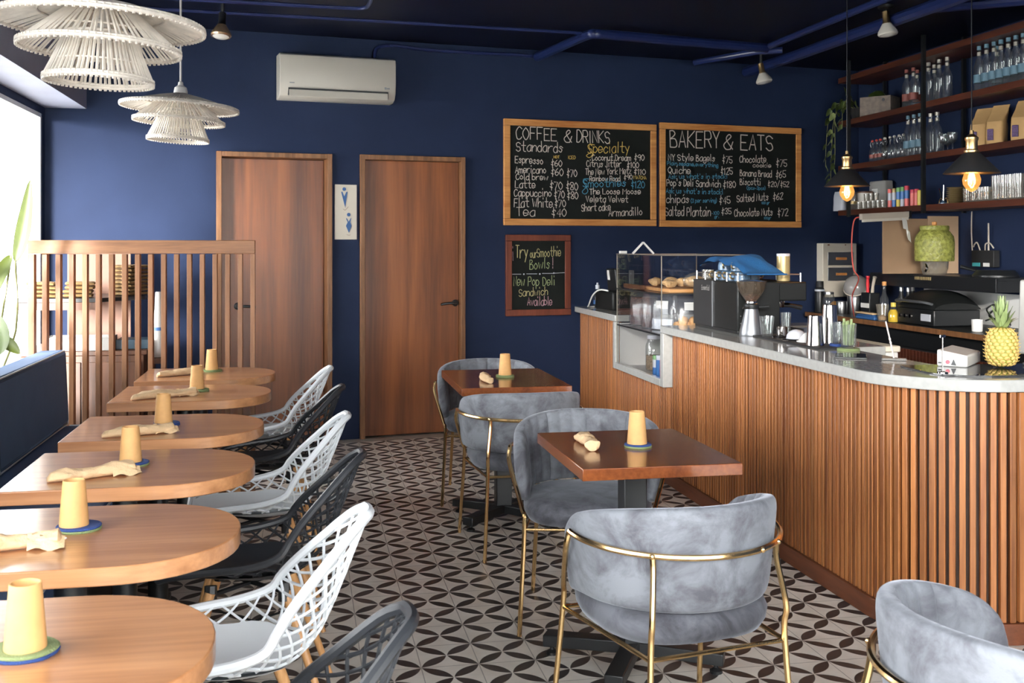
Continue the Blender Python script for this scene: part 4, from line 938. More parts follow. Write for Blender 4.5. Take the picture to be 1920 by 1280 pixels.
# ------------------------------------------------------------------ glass display case and what is in it
dc = thing('display_case', 'glass pastry display case sunk into the bar counter', 'display case', (2.14, 6.39, .64))
def pane(c, d, nm='pane'): return MB().box(c, d).build(nm, 'glass', dc)
pane((.004, .48, .372), (.006, .955, .742)); pane((.295, .003, .535), (.57, .006, .416)); pane((.295, .967, .535), (.57, .006, .416)); pane((.295, .485, .746), (.585, .96, .006))
pane((.295, .485, .512), (.57, .95, .008), 'glass_shelf'); pane((.295, .485, .262), (.57, .95, .008), 'glass_shelf')
e = MB()
for y in (.003, .967): e.box((.001, y, .372 if y > .5 else .53), (.005, .005, .745 if y > .5 else .43)).box((.582, y, .535), (.006, .006, .42)).box((.29, y, .7505), (.59, .006, .004))
e.box((.001, .485, .7505), (.006, .97, .004)).box((.582, .485, .7505), (.006, .97, .004))
e.build('edge_trim', 'casedge', dc)
e = MB().box((0, .485, .510), (.004, .95, .009)).box((.29, .001, .510), (.57, .004, .009)).box((0, .485, .260), (.004, .95, .009)).build('shelf_edge', 'black', dc)
bb = MB().box((0, 0, 0), (.36, .62, .022)).build('bread_board', 'bread', bevel=.004); bb.location = (2.40, 6.79, 1.168); tag(bb, 'wooden board carrying pastries on the upper glass shelf of the display case', 'board')
ch = MB().box((0, 0, 0), (.03, .40, .03)).build('chocolate_bar_sign', 'choco', bevel=.004); ch.location = (2.19, 7.12, 1.173); tag(ch, 'long brown bar lying at the far front edge of the upper case shelf', 'bar')
PS = [(2.30, 7.02, .05), (2.27, 6.89, .055), (2.39, 6.95, .055), (2.47, 6.83, .06), (2.30, 6.73, .05), (2.40, 6.74, .055), (2.50, 6.70, .05), (2.28, 6.62, .045), (2.40, 6.625, .045), (2.53, 6.56, .045)]
lp = ['farthest', 'second farthest']
for k, (x, y, r) in enumerate(PS):
    o = MB().blob((0, 0, 0), (r * .92, r * .8, r * .5), 14, 9, seed=k, amp=.2).build('pastry', 'crust'); o.location = (x, y, 1.184 + r * .5); o.rotation_euler = (0, 0, k)
    tag(o, 'golden baked pastry lying in the heap on the board in the display case', 'pastry', 'pastries heaped on the board in the case')
pk = thing('bread_bag', 'clear bag of flat bread at the near end of the upper case shelf', 'bag', (2.40, 6.505, 1.182)); 
MB().blob((0, 0, .05), (.075, .045, .05), 14, 9, seed=9, amp=.08).build('bag_film', 'bag', pk); MB().blob((0, 0, .045), (.06, .032, .036), 12, 8, seed=4, amp=.1).build('flat_bread', 'crust', pk)
def sack(name, label, loc, d, fill, fh, lab=None, rz=0., film='bag', seed=0):
    t = thing(name, label, 'bag', loc, rz); w_, dp, h = d; rd = random.Random(seed)
    def bagpt(k, z0, z1, tp):
        def fn(i, j):
            f = i / 9; a = 2 * pi * j / 24; e = lambda x, q: (abs(x) ** q) * (1 if x > 0 else -1)
            sy = 1 - tp * f ** 4; q = k * (1 + .03 * sin(5 * a + i + seed))
            return (w_ / 2 * q * e(cos(a), .5), dp / 2 * q * sy * e(sin(a), .6), z0 + (z1 - z0) * f)
        return fn
    m = MB().grid(bagpt(1, 0, h, .7), 10, 24, closed_v=True); m.f.append(tuple(range(24))); m.build('bag_film', film, t)
    if fill:
        g = MB().grid(bagpt(.92, .004, fh, .35 * fh / h), 10, 24, closed_v=True); g.f.append(tuple(range(24))); g.f.append(tuple(range(216, 240))); g.build('contents', fill, t)
    if lab: MB().box((0, -dp / 2 * (.62) - .006, h * .72), (w_ * .5, .003, h * .22), rx=R(-8)).build('label', lab, t)
    return t
sack('coffee_bag', 'clear bag of dark coffee beans at the far end of the lower case shelf', (2.28, 7.18, .908), (.20, .12, .225), 'beans', .19, None, R(-50), seed=1)
sack('coffee_bag', 'narrow clear bag of coffee beans beside the larger one in the case', (2.25, 6.95, .908), (.11, .08, .21), 'beans', .10, None, R(-50), seed=2)
sack('clear_bag', 'clear bag with a blank white label in the middle of the lower case shelf', (2.28, 6.75, .908), (.18, .08, .225), 'cansilver', .07, 'paper', R(-50), seed=3)
ck = sack('cookie_bag', 'clear bag of golden cookies with a white label at the near end of the case', (2.40, 6.54, .908), (.26, .12, .225), None, 0, 'paper', R(-10), seed=4)
for k in range(7):
    o = MB().blob((0, 0, 0), (.036, .028, .03), 12, 8, seed=20 + k, amp=.12).build('cookie', 'cookie', ck); o.location = (-.10 + .033 * k, .008 * (-1) ** k - .01, .035 + .03 * (k % 2)); o.rotation_euler = (k, k * 2, k)
jr = thing('granola_jar', 'glass jar half full of granola in the lower niche of the case', 'jar', (2.30, 7.02, .6165))
MB().lathe([(.052, 0), (.058, .012), (.058, .17), (.045, .195), (.045, .21)], n=28).build('jar_glass', 'bottle', jr); MB().lathe([(.050, .004), (.054, .012), (.054, .10), (0, .104)], n=24).build('granola', 'granola', jr); MB().lathe([(.047, .21), (.047, .235), (0, .236)], n=28).build('jar_lid', 'cansilver', jr)
def can(name, label, loc, r, h, body, band, lid, group, rz=0.):
    t = thing(name, label, 'can', loc, rz, group); MB().lathe([(r * .94, 0), (r, .004), (r, h * .38)], n=20).build('can_body', body, t); MB().lathe([(r * 1.001, h * .38), (r * 1.001, h * .78)], n=20).build('label', band, t)
    MB().lathe([(r, h * .78), (r, h * .97), (r * .92, h), (0, h)], n=20).build('lid', lid, t); return t
can('tea_can', 'small can with a green lid, farthest of the cans in the case niche', (2.24, 6.78, .6165), .028, .125, 'canblue', 'cansilver', 'cangreen', 'cans in the case niche')
can('tea_can', 'small silver and blue can in the case niche between the green and the red cans', (2.23, 6.68, .6165), .028, .135, 'canblue', 'canblue', 'cansilver', 'cans in the case niche')
can('tea_can', 'tall red can standing behind the short red can in the case niche', (2.31, 6.55, .6165), .033, .21, 'canred', 'canpink', 'canred', 'cans in the case niche')
can('tea_can', 'short red can nearest to the glass in the case niche', (2.22, 6.57, .6165), .029, .12, 'canred', 'canred', 'canred', 'cans in the case niche')
can('tea_can', 'dark maroon can at the near corner of the case niche', (2.21, 6.465, .6165), .028, .15, 'choco', 'canred', 'choco', 'cans in the case niche')
ts = thing('tent_sign', 'white A-shaped frame standing on top of the display case', 'sign', (2.28, 7.2, 1.3945), R(-8))
for s in (-1, 1): MB().box((s * .036, 0, .038), (.011, .03, .105), ry=R(-s * 43)).build('side_bar', 'paper', ts)
o = MB().box((0, 0, .009), (.05, .03, .018)).build('small_box', 'paper', bevel=.002); o.location = (2.17, 7.31, 1.3945); tag(o, 'small white box at the far corner on top of the display case', 'box')
# far end of the counter
sb = thing('sanitizer_bottle', 'clear pump bottle at the far end of the counter by the wall', 'bottle', (2.30, 8.46, TOPZ))
MB().lathe([(.03, 0), (.033, .008), (.033, .10), (.015, .13), (.013, .14)], n=20).build('bottle_body', 'bottle', sb); MB().lathe([(.0335, .02), (.0335, .05)], n=20).build('label', 'steelp', sb); MB().lathe([(.017, .14), (.017, .17), (.008, .175), (.008, .19), (0, .19)], n=16).build('pump_cap', 'cansilver', sb)
ps = thing('card_printer', 'black till printer with a white sticker beside the display case', 'printer', (2.36, 8.05, TOPZ), R(8))
MB().box((0, .0, .07), (.26, .34, .14)).build('printer_body', 'dark', ps, bevel=.012); MB().box((-.02, .06, .225), (.04, .17, .17), ry=R(-6)).build('display_panel', 'black', ps, bevel=.006); MB().box((-.046, .10, .26), (.004, .035, .075), ry=R(-6)).build('sticker', 'paper', ps); MB().box((.05, -.11, .22), (.03, .03, .16)).build('post', 'steelg', ps)
o = MB().tube(cr([(2.24, 7.93, 1.11), (2.19, 8.0, 1.115), (2.165, 8.1, 1.07), (2.16, 8.2, .99), (2.18, 8.29, .972), (2.24, 8.34, .97)], 5), .006, 6).build('power_cable', 'white'); tag(o, 'white cable looping over the black till printer to the counter', 'cable')

# ------------------------------------------------------------------ espresso machine, cups and cloth on it
em = thing('espresso_machine', 'black espresso machine on the bar counter', 'espresso machine', (2.33, 5.66, TOPZ))
MB().box((.125, .34, .150), (.25, .68, .27)).build('body', 'dark', em, bevel=.006)
MB().box((.21, .34, .232), (.40, .672, .105)).build('hood', 'dark', em, bevel=.008)
MB().box((.20, .34, .012), (.39, .67, .024)).build('drip_tray', 'black', em, bevel=.003)
MB().box((-.003, .525, .15), (.006, .30, .268)).build('rear_panel', 'blackm', em, bevel=.002)
MB().box((-.0035, .368, .15), (.005, .006, .265)).build('panel_joint', 'steelg', em)
m = MB()
for stt in lettering('Essential', 0, .13, 0, 0, .026, .003, .0): ribbon(m, stt, .0034, 0)
m.v = [(-.0066, .535 - x, .225 + z) for x, y, z in m.v]; m.build('lettering', 'greyp', em, smooth=False)
kn = MB().lathe([(.026, 0), (.026, .016), (.02, .02), (0, .02)], n=20); kn.v = [(.41 + z, .10 + x, .225 + y) for x, y, z in kn.v]; kn.build('steam_knob', 'black', em)
for y in (.2, .46):
    g = MB().lathe([(.032, .0), (.036, .01), (.036, .04)], (.33, y, .135), 20); g.build('group_head', 'steel', em)
    MB().tube([(.33, y, .15), (.40, y, .145), (.47, y, .13)], [.014, .012, .015], 10).build('portafilter_handle', 'black', em)
for z in (.06, .10):
    b_ = MB().lathe([(.006, 0), (.006, .006), (0, .007)], n=12); b_.v = [(.02 + x, -.001 - z_, z + y) for x, y, z_ in b_.v]; b_.build('bolt', 'steel', em)
rl = MB().tube([(.012, .02, .325), (.012, .66, .325), (.38, .66, .325), (.38, .02, .325)], .0035, 6, closed=True)
for x, y in ((.012, .02), (.012, .18), (.012, .36), (.012, .52), (.012, .66), (.38, .02), (.38, .34), (.38, .66)): rl.tube([(x, y, .285), (x, y, .335)], .005, 8)
rl.build('cup_rail', 'steeld', em)
MZ = TOPZ + .2862
def make_mug(label, loc, rz, inv):
    t = thing('blue_cup', label, 'cup', loc, rz, 'blue glazed cups on the espresso machine')
    pr = [(.028, 0), (.042, .008), (.047, .03), (.047, .055), (.044, .055), (.043, .03), (.036, .012), (0, .01)]
    if inv: pr = [(r, .055 - z) for r, z in pr]
    MB().lathe(pr, n=28).build('cup_body', 'cupb', t)
    MB().tube(cr([(.045, 0, .042), (.062, 0, .046), (.072, 0, .03), (.062, 0, .014), (.044, 0, .014)], 4), .0045, 8).build('handle', 'brass', t); return t
mug = None
ml = 'blue glazed cup upside down on the espresso machine, half under the blue cloth'
for k, (x, y, z, rz, inv) in enumerate(((2.432, 6.15, 0, 3.0, 1), (2.43, 6.045, 0, 3.2, 1), (2.43, 5.94, 0, 2.9, 1), (2.43, 5.835, 0, 3.1, 1), (2.54, 6.08, 0, 0, 1), (2.54, 5.96, 0, 0, 1), (2.435, 5.89, .056, -2.6, 1), (2.44, 6.10, .056, -2.2, 1))):
    p = (x, y, MZ + z)
    lb = ml if k < 6 else ('blue glazed cup stacked on others under the cloth, nearer the grinder' if k == 6 else 'blue glazed cup stacked on others with its handle ring showing under the cloth')
    if mug is None: mug = make_mug(lb, p, rz, inv)
    else: dup(mug, p, rz, lb)
for k, y in enumerate((6.275, 6.235, 6.21)):
    o = MB().lathe([(.017, 0), (.019, .003), (.019, .055), (.016, .055), (.016, .006), (0, .005)], n=18).build('shot_glass', 'tumbler'); o.location = (2.385 + .005 * k, y + .02, MZ); tag(o, 'small shot glass in the row on top of the espresso machine', 'glass', 'shot glasses on the espresso machine')
def clothpt(i, j):
    u, v = i / 30, j / 12; y = 6.36 - .74 * u; x = 2.375 + .235 * v
    top_ = MZ + (.062 + .055 * sin(pi * min(1, u * 1.25)) ** .8 if u < .78 else .1)
    h = MZ + .092 + .036 * sin(pi * min(1, u / .85)) - (.080 * max(0, (u - .72) / .28) ** 1.1) + .01 * sin(9 * u + 4 * v) + .008 * sin(17 * u - 7 * v) + .012 * sin(pi * v)
    if v == 0: h -= .012
    return (x + .012 * sin(8 * u) - .02 * (u > .9), y + .008 * sin(6 * v), max(h, MZ + .046))
cg = MB(); n1, n2 = 31, 13
A_ = [[Vector(clothpt(i, j)) for j in range(n2)] for i in range(n1)]
cg.grid(lambda i, j: A_[i][j] if i < n1 else A_[2 * n1 - 1 - i][j] - Vector((0, 0, .006)), 2 * n1, n2, closed_u=True)
o = cg.build('terry_cloth', 'cloth', ang=70); tag(o, 'blue terry cloth draped over the cups on the espresso machine', 'cloth')
tn = thing('gold_tin', 'tall gold tin standing at the back on the espresso machine', 'tin', (2.662, 5.80, MZ)); MB().lathe([(.036, 0), (.037, .004), (.037, .14)], n=24).build('tin_body', 'tin', tn); MB().lathe([(.0375, .14), (.0375, .152), (.034, .155), (0, .155)], n=24).build('tin_lid', 'cansilver', tn)
gr = thing('coffee_grinder', 'steel coffee grinder with a smoked bean hopper in front of the espresso machine', 'grinder', (2.375, 5.575, TOPZ))
MB().lathe([(.064, 0), (.066, .006), (.062, .03), (.045, .10), (.036, .145)], n=32).build('base', 'steelg', gr)
MB().lathe([(.040, .145), (.042, .150), (.042, .168), (.036, .172), (.03, .18)], n=28).tube([(.03, -.03, .155), (.08, -.05, .158)], .006, 8).tube([(-.03, -.03, .15), (-.065, -.035, .15)], .005, 8).build('collar', 'black', gr)
MB().lathe([(.028, .172), (.030, .185), (.055, .22), (.074, .255), (.081, .29), (.078, .29), (.07, .255), (.05, .222), (.026, .19)], n=32).build('hopper', 'hopper', gr)
MB().lathe([(.0, .178), (.025, .186), (.042, .21), (.05, .225), (0, .232)], n=24).build('coffee_beans', 'beans', gr); MB().lathe([(.081, .288), (.083, .294), (.04, .302), (0, .303)], n=32).build('hopper_lid', 'hopper', gr)
MB().lathe([(.031, .166), (.033, .176), (.031, .186)], n=24).build('neck_ring', 'steel', gr)

# ------------------------------------------------------------------ barware along the counter
o = MB().box((0, 0, .004), (.20, .76, .008)).build('bar_mat', 'blackm', bevel=.003); o.location = (2.455, 5.13, TOPZ); tag(o, 'long black rubber mat under the shakers and strainers on the counter', 'mat')
BZ = TOPZ + .0085
def glass_cup(name, label, loc, r0, r1, h, mat='bottle', group=None):
    o = MB().lathe([(r0 * .95, 0), (r0, .004), (r1, h), (r1 - .003, h), (r0 - .004, .012), (0, .011)], n=28).build(name, mat); o.location = loc; return tag(o, label, 'glass', group)
glass_cup('water_glass', 'clear glass standing right beside the grinder on the counter', (2.40, 5.43, BZ), .030, .040, .105)
glass_cup('water_glass', 'tall clear glass behind the steel jigger near the grinder', (2.525, 5.47, BZ), .024, .028, .12)
o = MB().lathe([(.026, 0), (.027, .003), (.027, .058), (.024, .058), (.024, .006), (0, .005)], n=24).build('steel_jigger', 'steel'); o.location = (2.44, 5.33, BZ); tag(o, 'small steel measuring cup next to the clear glass by the grinder', 'cup')
def sieve(label, loc, rz, r, mat, cone):
    t = thing('bar_strainer', label, 'strainer', loc, rz)
    MB().lathe([(r, .002), (r * .96, r * .35), (r * .72, r * .72), (r * .35, r * .9), (0, r * .95)] if not cone else [(r, .002), (r * .7, r * .5), (r * .3, r * 1.0), (0, r * 1.15)], n=26).build('mesh_bowl', mat, t)
    MB().tube([(r * cos(a * pi / 14), r * sin(a * pi / 14), .005) for a in range(28)], .004, 8, closed=True).build('rim', mat, t); MB().tube([(r, 0, .006), (r + .07, 0, .009)], [.004, .006], 8).build('handle', 'steel', t); return t
sieve('fine mesh strainer lying upside down on the black mat', (2.475, 5.235, BZ), R(170), .052, 'cansilver', False)
sieve('white cone strainer lying upside down between the mesh strainer and the shakers', (2.435, 5.045, BZ), R(150), .042, 'white', True)
def shaker(label, loc, r0, r1, h):
    o = MB().lathe([(r0, 0), (r0, .006), (r0 * .985, .01), (r1, h - .006), (r1 * .97, h), (r1 * .6, h + .001), (0, h - .002)], n=40).build('cocktail_shaker', 'steel'); o.location = loc; return tag(o, label, 'shaker', 'steel shakers on the counter')
shaker('shorter steel cocktail shaker upside down on the counter', (2.405, 4.885, BZ), .043, .034, .142); shaker('taller steel cocktail shaker upside down behind the shorter one', (2.52, 4.965, BZ), .044, .034, .188)
make_coaster('blue felt coaster under the empty glass beside the shakers', (2.50, 4.83, BZ), 'feltb', 'feltb', .045)['group'] = 'felt coasters on the bar counter'
make_coaster('green felt coaster under the glass of green stalks on the counter', (2.475, 4.69, TOPZ), 'feltg', 'feltg', .052)['group'] = 'felt coasters on the bar counter'
glass_cup('tumbler', 'empty glass on a blue coaster right beside the steel shakers', (2.495, 4.83, BZ + .0125), .033, .038, .10)
glass_cup('tumbler', 'glass filled with green stalks on a green coaster', (2.48, 4.70, TOPZ + .0125), .034, .037, .11)
for k in range(7):
    a = k * .9; q = MB().tube(cr([(.018 * cos(a), .018 * sin(a), .014), (.02 * cos(a + .2), .02 * sin(a + .2), .08), (.024 * cos(a + .3), .024 * sin(a + .3), .115 + .01 * (k % 3))], 3), .0065, 8).build('green_stalk', 'crownl'); q.location = (2.48, 4.70, TOPZ + .012); tag(q, 'pale green stalk standing in the glass on the green coaster', 'garnish', 'green stalks in the counter glass')
o = MB().box((0, 0, .004), (.13, .19, .008)).build('black_tablet', 'mirror', bevel=.003); o.location = (2.345, 4.42, TOPZ); o.rotation_euler = (0, 0, R(-28)); tag(o, 'shiny black tablet lying flat on the counter in front of the green stalk glass', 'tablet')
bs = thing('bar_spoon', 'twisted striped metal bar spoon leaning in a clear block on the counter', 'spoon', (2.445, 4.24, TOPZ))
sp_ = MB(); pts = [Vector((.0, 0, .014)) + Vector((-.055, -.03, .155)) * (k / 40) for k in range(41)]
sp_.tube(pts, [.0034 + .0016 * (k % 4 < 2) * (k < 22) for k in range(41)], 8).build('twisted_rod', 'spoonm', bs)
MB().box((0, 0, .006), (.10, .035, .012), rz=R(-30)).build('clear_base', 'bottle', bs, bevel=.002)
tr = MB().prism([(2.345, 4.02), (2.325, 3.79), (2.345, 3.72), (2.41, 3.665), (2.52, 3.64), (2.80, 3.63), (2.88, 3.66), (2.90, 3.72), (2.89, 3.97), (2.86, 4.0), (2.40, 4.03)], TOPZ, TOPZ + .006).build('mirror_tray', 'mirror', bevel=.0015); tag(tr, 'dark mirrored tray with a rounded corner under the pineapple on the counter', 'tray')
TZ = TOPZ + .0063
wx = thing('cash_box', 'white wedge-shaped terminal with a red dot and black triangle beside the pineapple', 'terminal', (2.50, 3.955, TZ), R(-45))
m = MB(); dx, dy = .115, .25
m.add([(0, 0, 0), (dx, 0, 0), (dx, dy, 0), (0, dy, 0), (0, 0, .066), (dx, 0, .046), (dx, dy, .046), (0, dy, .066)], [(0, 3, 2, 1), (4, 5, 6, 7), (0, 1, 5, 4), (1, 2, 6, 5), (2, 3, 7, 6), (3, 0, 4, 7)]); m.v = [(x - .03, y, z) for x, y, z in m.v]
m.build('terminal_body', 'white', wx, bevel=.006)
d_ = MB().lathe([(.008, 0), (.008, .003), (0, .003)], n=20); d_.v = [(.012 + x, -.001 - z, .018 + y) for x, y, z in d_.v]; d_.build('red_dot', 'canred', wx)
f = flat([(.024, .007), (.044, .006), (.034, .030)], -.003, .0025); f.build('black_triangle', 'black', wx, smooth=False); MB().box((-.018, -.001, .014), (.012, .003, .006)).build('cable_port', 'black', wx); MB().box((.0765, .1, .026), (.002, .19, .002)).build('lid_seam', 'steelg', wx)
sh = thing('card_stand', 'thin metal stand with a small clip plate on top in front of the white terminal', 'stand', (2.365, 3.755, TZ))
MB().lathe([(.02, 0), (.02, .004), (.004, .007)], n=20).tube([(0, 0, .005), (0, 0, .135)], .0028, 8).build('rod', 'steel', sh); MB().box((0, 0, .138), (.026, .006, .010), rz=.3).build('clip_plate', 'steel', sh)
pa = thing('pineapple', 'ripe pineapple with its crown standing on the mirrored tray', 'fruit', (2.70, 3.88, TZ))
BH, BR = .158, .050
def prof(f): return BR * (max(0, 1 - abs(2 * f - 1) ** 3.2) ** .5) * (1.02 - .12 * f) + .012
MB().lathe([(0, 0)] + [(prof(k / 16) * .97, .002 + BH * k / 16) for k in range(17)] + [(0, BH + .004)], n=32).build('flesh_body', 'pinegap', pa)
for row in range(11):
    f = .07 + .086 * row; r = prof(f); nn = 13
    for k in range(nn):
        a = 2 * pi * (k + .5 * (row % 2)) / nn + row * .06; c_, s_ = cos(a), sin(a)
        wv = pi * r / nn * .86
        def ey(i, j, a=a, r=r, f=f, wv=wv):
            th = pi / 2 * i / 4; q = 2 * pi * j / 8; lx, lz = wv * cos(q) * sin(th), .0088 * sin(q) * sin(th); out = .006 * cos(th)
            aa = a + lx / r; rr = prof(min(.99, max(.01, f + lz / BH))) - .003 + out
            return (rr * cos(aa), rr * sin(aa), .002 + BH * f + lz)
        if row == 0 and k == 0: eyes = MB()
        eyes.grid(ey, 5, 8, closed_v=True)
        tp = prof(f) + .004; eyes.tube([(tp * c_, tp * s_, .002 + BH * f), ((tp + .006) * c_, (tp + .006) * s_, .002 + BH * f + .004)], [.0016, .0004], 4)
eyes.build('rind_eye', 'pineeye', pa, ang=70)
for k in range(34):
    ring = k // 7; a = k * 2.4; e0 = .014 - .002 * ring; up = .045 + .02 * ring; out = .052 - .011 * ring
    pts = [Vector((e0 * cos(a), e0 * sin(a), BH + .004 * ring)), Vector(((e0 + out * .5) * cos(a), (e0 + out * .5) * sin(a), BH + up * .6)), Vector(((e0 + out) * cos(a), (e0 + out) * sin(a), BH + up * (1.0 if ring else .8)))]
    P = cr(pts, 4); rows = []
    for i, p in enumerate(P):
        u = i / (len(P) - 1); wv = .0115 * (1 - u ** 1.6) + .0004; s = Vector((-sin(a), cos(a), 0)); n_ = Vector((cos(a), sin(a), .4)).normalized()
        rows.append([p + s * wv * q + n_ * (abs(q) * wv * .35 + o_) for q, o_ in ((-1, 0), (0, -.001), (1, 0), (0, .0012))])
    MB().grid(lambda i, j: rows[i][j], len(P), 4, closed_v=True).build('crown_leaf', 'crownl', pa)
mn = thing('till_screen', 'beige upright till screen at the right edge of the counter, cut off by the photo', 'screen', (2.915, 3.90, TZ), R(-62)); MB().box((0, 0, .006), (.14, .12, .012)).build('stand_foot', 'steelg', mn, bevel=.003); MB().box((0, 0, .19), (.22, .03, .30), rx=R(-4)).build('screen_panel', 'greyp', mn, bevel=.008); MB().box((0, .0, .03), (.05, .03, .05)).build('neck', 'steelg', mn)

# ------------------------------------------------------------------ cone pendants over the counter
def make_cone(label, loc):
    t = thing('cone_pendant', label, 'pendant lamp', loc, 0, 'black cone pendants over the counter')
    MB().lathe([(.124, 0), (.126, .001), (.040, .092), (.026, .096), (.024, .094), (.038, .089), (.122, .002)], n=40).build('shade', 'blackm', t)
    MB().lathe([(.030, .094), (.034, .098), (.034, .106), (.026, .112), (.026, .150), (.030, .156), (.030, .166), (.018, .176), (.010, .182), (.008, .20)], n=24).build('socket', 'brass', t)
    MB().tube([(0, 0, .195), (0, 0, CEIL - loc[2])], .0028, 6).build('cord', 'black', t)
    MB().lathe([(.04, CEIL - loc[2] - .02), (.045, CEIL - loc[2] - .002)], n=20).build('ceiling_rose', 'black', t)
    b_ = MB().lathe([(.014, .030), (.018, .018), (.034, -.004), (.041, -.028), (.038, -.050), (.022, -.074), (.006, -.084), (0, -.085)], n=28).build('bulb', 'amber', t)
    MB().lathe([(.015, .096), (.015, .028)], n=18).build('bulb_base', 'brass', t)
    fm = MB()
    for k in range(6): a = k * pi / 3; fm.tube([(.006 * cos(a), .006 * sin(a), .015), (.015 * cos(a), .015 * sin(a), -.05), (.006 * cos(a + .5), .006 * sin(a + .5), .005)], .0018, 5)
    fm.build('filament', 'filament', b_)
    l = bpy.data.lights.new('bulb_light', 'POINT'); l.energy = 5.5; l.color = (1, .62, .3); l.shadow_soft_size = .02
    o = bpy.data.objects.new('bulb_light', l); C.objects.link(o); o.parent = b_; o.location = (0, 0, -.028)
    return t
make_cone('black cone pendant lamp with a glowing amber bulb, farther one over the counter', (3.003, 5.708, 1.782)); make_cone('black cone pendant lamp with a glowing amber bulb, nearer one over the counter', (3.033, 4.581, 1.782))
# ------------------------------------------------------------------ back counter along the shelf wall
bc = thing('back_counter', 'dark back counter with slatted doors below the bottle shelves', 'counter', (4.25, 3.5, 0))
MB().box((.297, 2.65, .862), (.594, 5.3, .036)).build('worktop', 'dark', bc, bevel=.002); MB().box((-.006, 2.65, .862), (.012, 5.3, .036)).build('edge_strip', 'trimw', bc)
MB().box((.32, 2.65, .42), (.54, 5.28, .838)).build('cabinet_body', 'blackm', bc); MB().box((.04, 2.65, .78), (.02, 5.28, .12)).build('drawer_band', 'black', bc)
m = MB()
for k in range(122): m.box((.04, .03 + k * .043, .38), (.02, .032, .64))
m.build('slat_front', 'shelfw', bc)
fz = thing('chest_freezer', 'white chest freezer in the aisle behind the bar counter', 'freezer', (3.30, 6.62, 0)); MB().box((0, 0, .39), (.74, .62, .78)).build('cabinet', 'white', fz, bevel=.01); MB().box((0, 0, .80), (.76, .64, .04)).build('lid', 'creamp', fz, bevel=.008)
bsp = MB().box((4.838, 7.05, .995), (.022, 1.75, .23)).build('backsplash', 'white'); tag(bsp, 'white splash panel on the wall behind the back counter', 'panel')
CZ = .8805
def simple(name, label, cat, loc, mb, mat, rz=0., group=None, **k):
    o = mb.build(name, mat, **k); o.location = loc; o.rotation_euler = (0, 0, rz); return tag(o, label, cat, group)
def bottle_thing(name, label, loc, prof, mat, capz, capr, caph, capm, lab=None, group=None, fill=None):
    t = thing(name, label, 'bottle', loc, 0, group); MB().lathe(prof, n=20).build('bottle_body', mat, t); MB().lathe([(capr, capz), (capr, capz + caph), (0, capz + caph + .002)], n=14).build('cap', capm, t)
    if lab: MB().lathe([(lab[0], lab[1]), (lab[0], lab[2])], n=20).build('label', lab[3], t)
    if fill: MB().lathe(fill[0], n=20).build('liquid', fill[1], t)
    return t
bottle_thing('black_thermos', 'black thermos flask below the breaker box', (4.3257, 8.70, CZ), [(.04, 0), (.042, .005), (.042, .19), (.03, .215)], 'black', .215, .032, .05, 'blackm', (.0425, .18, .195, 'cansilver'))
jr = thing('glass_jar', 'empty glass jar with a silver lid next to the black thermos', 'jar', (4.328, 8.54, CZ)); MB().lathe([(.045, 0), (.05, .01), (.05, .13), (.036, .16)], n=24).build('jar_glass', 'bottle', jr); MB().lathe([(.042, .16), (.042, .18), (0, .181)], n=24).build('jar_lid', 'steeld', jr)
for k, (px_, dz) in enumerate(((0, 0), (1, 0), (2, .0))):
    simple('orange', 'orange fruit lying behind the glass jar on the back counter', 'fruit', ((4.5297, 4.5376, 4.6553)[k], (8.82, 8.72, 8.84)[k], CZ + .045), MB().blob((0, 0, 0), (.045, .045, .043), 16, 10, amp=.02), 'orange', 0, 'oranges on the back counter')
bw = thing('mesh_colander', 'large round mesh colander with a pale rim leaning on the back counter', 'colander', (4.50, 8.3908, CZ + .225), R(10))
m = MB().lathe([(.105, 0), (.10, .03), (.075, .07), (.035, .09), (0, .094)], n=32); Rr = Matrix.Rotation(R(-38), 3, 'Y') @ Matrix.Rotation(R(20), 3, 'X'); m.v = [tuple(Rr @ Vector(p)) for p in m.v]; m.build('mesh_bowl', 'ceramic', bw)
MB().tube([tuple(Rr @ Vector((.106 * cos(k * pi / 16), .106 * sin(k * pi / 16), 0))) for k in range(32)], .005, 8, closed=True).build('rim', 'whiteh', bw)
simple('steel_canister', 'steel canister carrying the round colander', 'canister', (4.52, 8.4551, CZ), MB().lathe([(.06, 0), (.062, .004), (.062, .15), (.06, .155), (0, .155)], n=28), 'steeld')
simple('steel_canister', 'lower steel canister standing in front of the oranges', 'canister', (4.40, 8.4555, CZ), MB().lathe([(.045, 0), (.047, .004), (.047, .10), (.045, .104), (0, .104)], n=28), 'steeld')
kb = thing('knife_block', 'black knife block with a red and an ivory knife handle', 'knife block', (4.37, 7.9286, CZ)); MB().box((0, 0, .10), (.09, .13, .20), rx=R(0)).build('block', 'black', kb, bevel=.006); MB().box((-.048, -.0, .10), (.006, .12, .035)).build('magnet_strip', 'paper', kb)
MB().tube(cr([(0, .04, .20), (0, .042, .25), (0, .040, .30), (0, .038, .33)], 3), [.012, .013, .011, .012, .013, .012, .011, .013, .016, .014], 10, flat=1.).build('knife_handle', 'redh', kb)
MB().tube(cr([(0, -.03, .20), (0, -.038, .25), (0, -.058, .30), (0, -.07, .325)], 3), [.012, .013, .012, .011, .012, .012, .012, .013, .016, .014], 10).build('knife_handle', 'whiteh', kb)
bottle_thing('oil_bottle', 'dark oil bottle with a cork stopper right of the knife block', (4.405, 7.7811, CZ), [(.03, 0), (.032, .005), (.032, .16), (.014, .2), (.012, .26)], 'bottle', .26, .017, .03, 'pine', None, None, ([(.028, .003), (.03, .006), (.03, .11), (0, .112)], 'choco'))
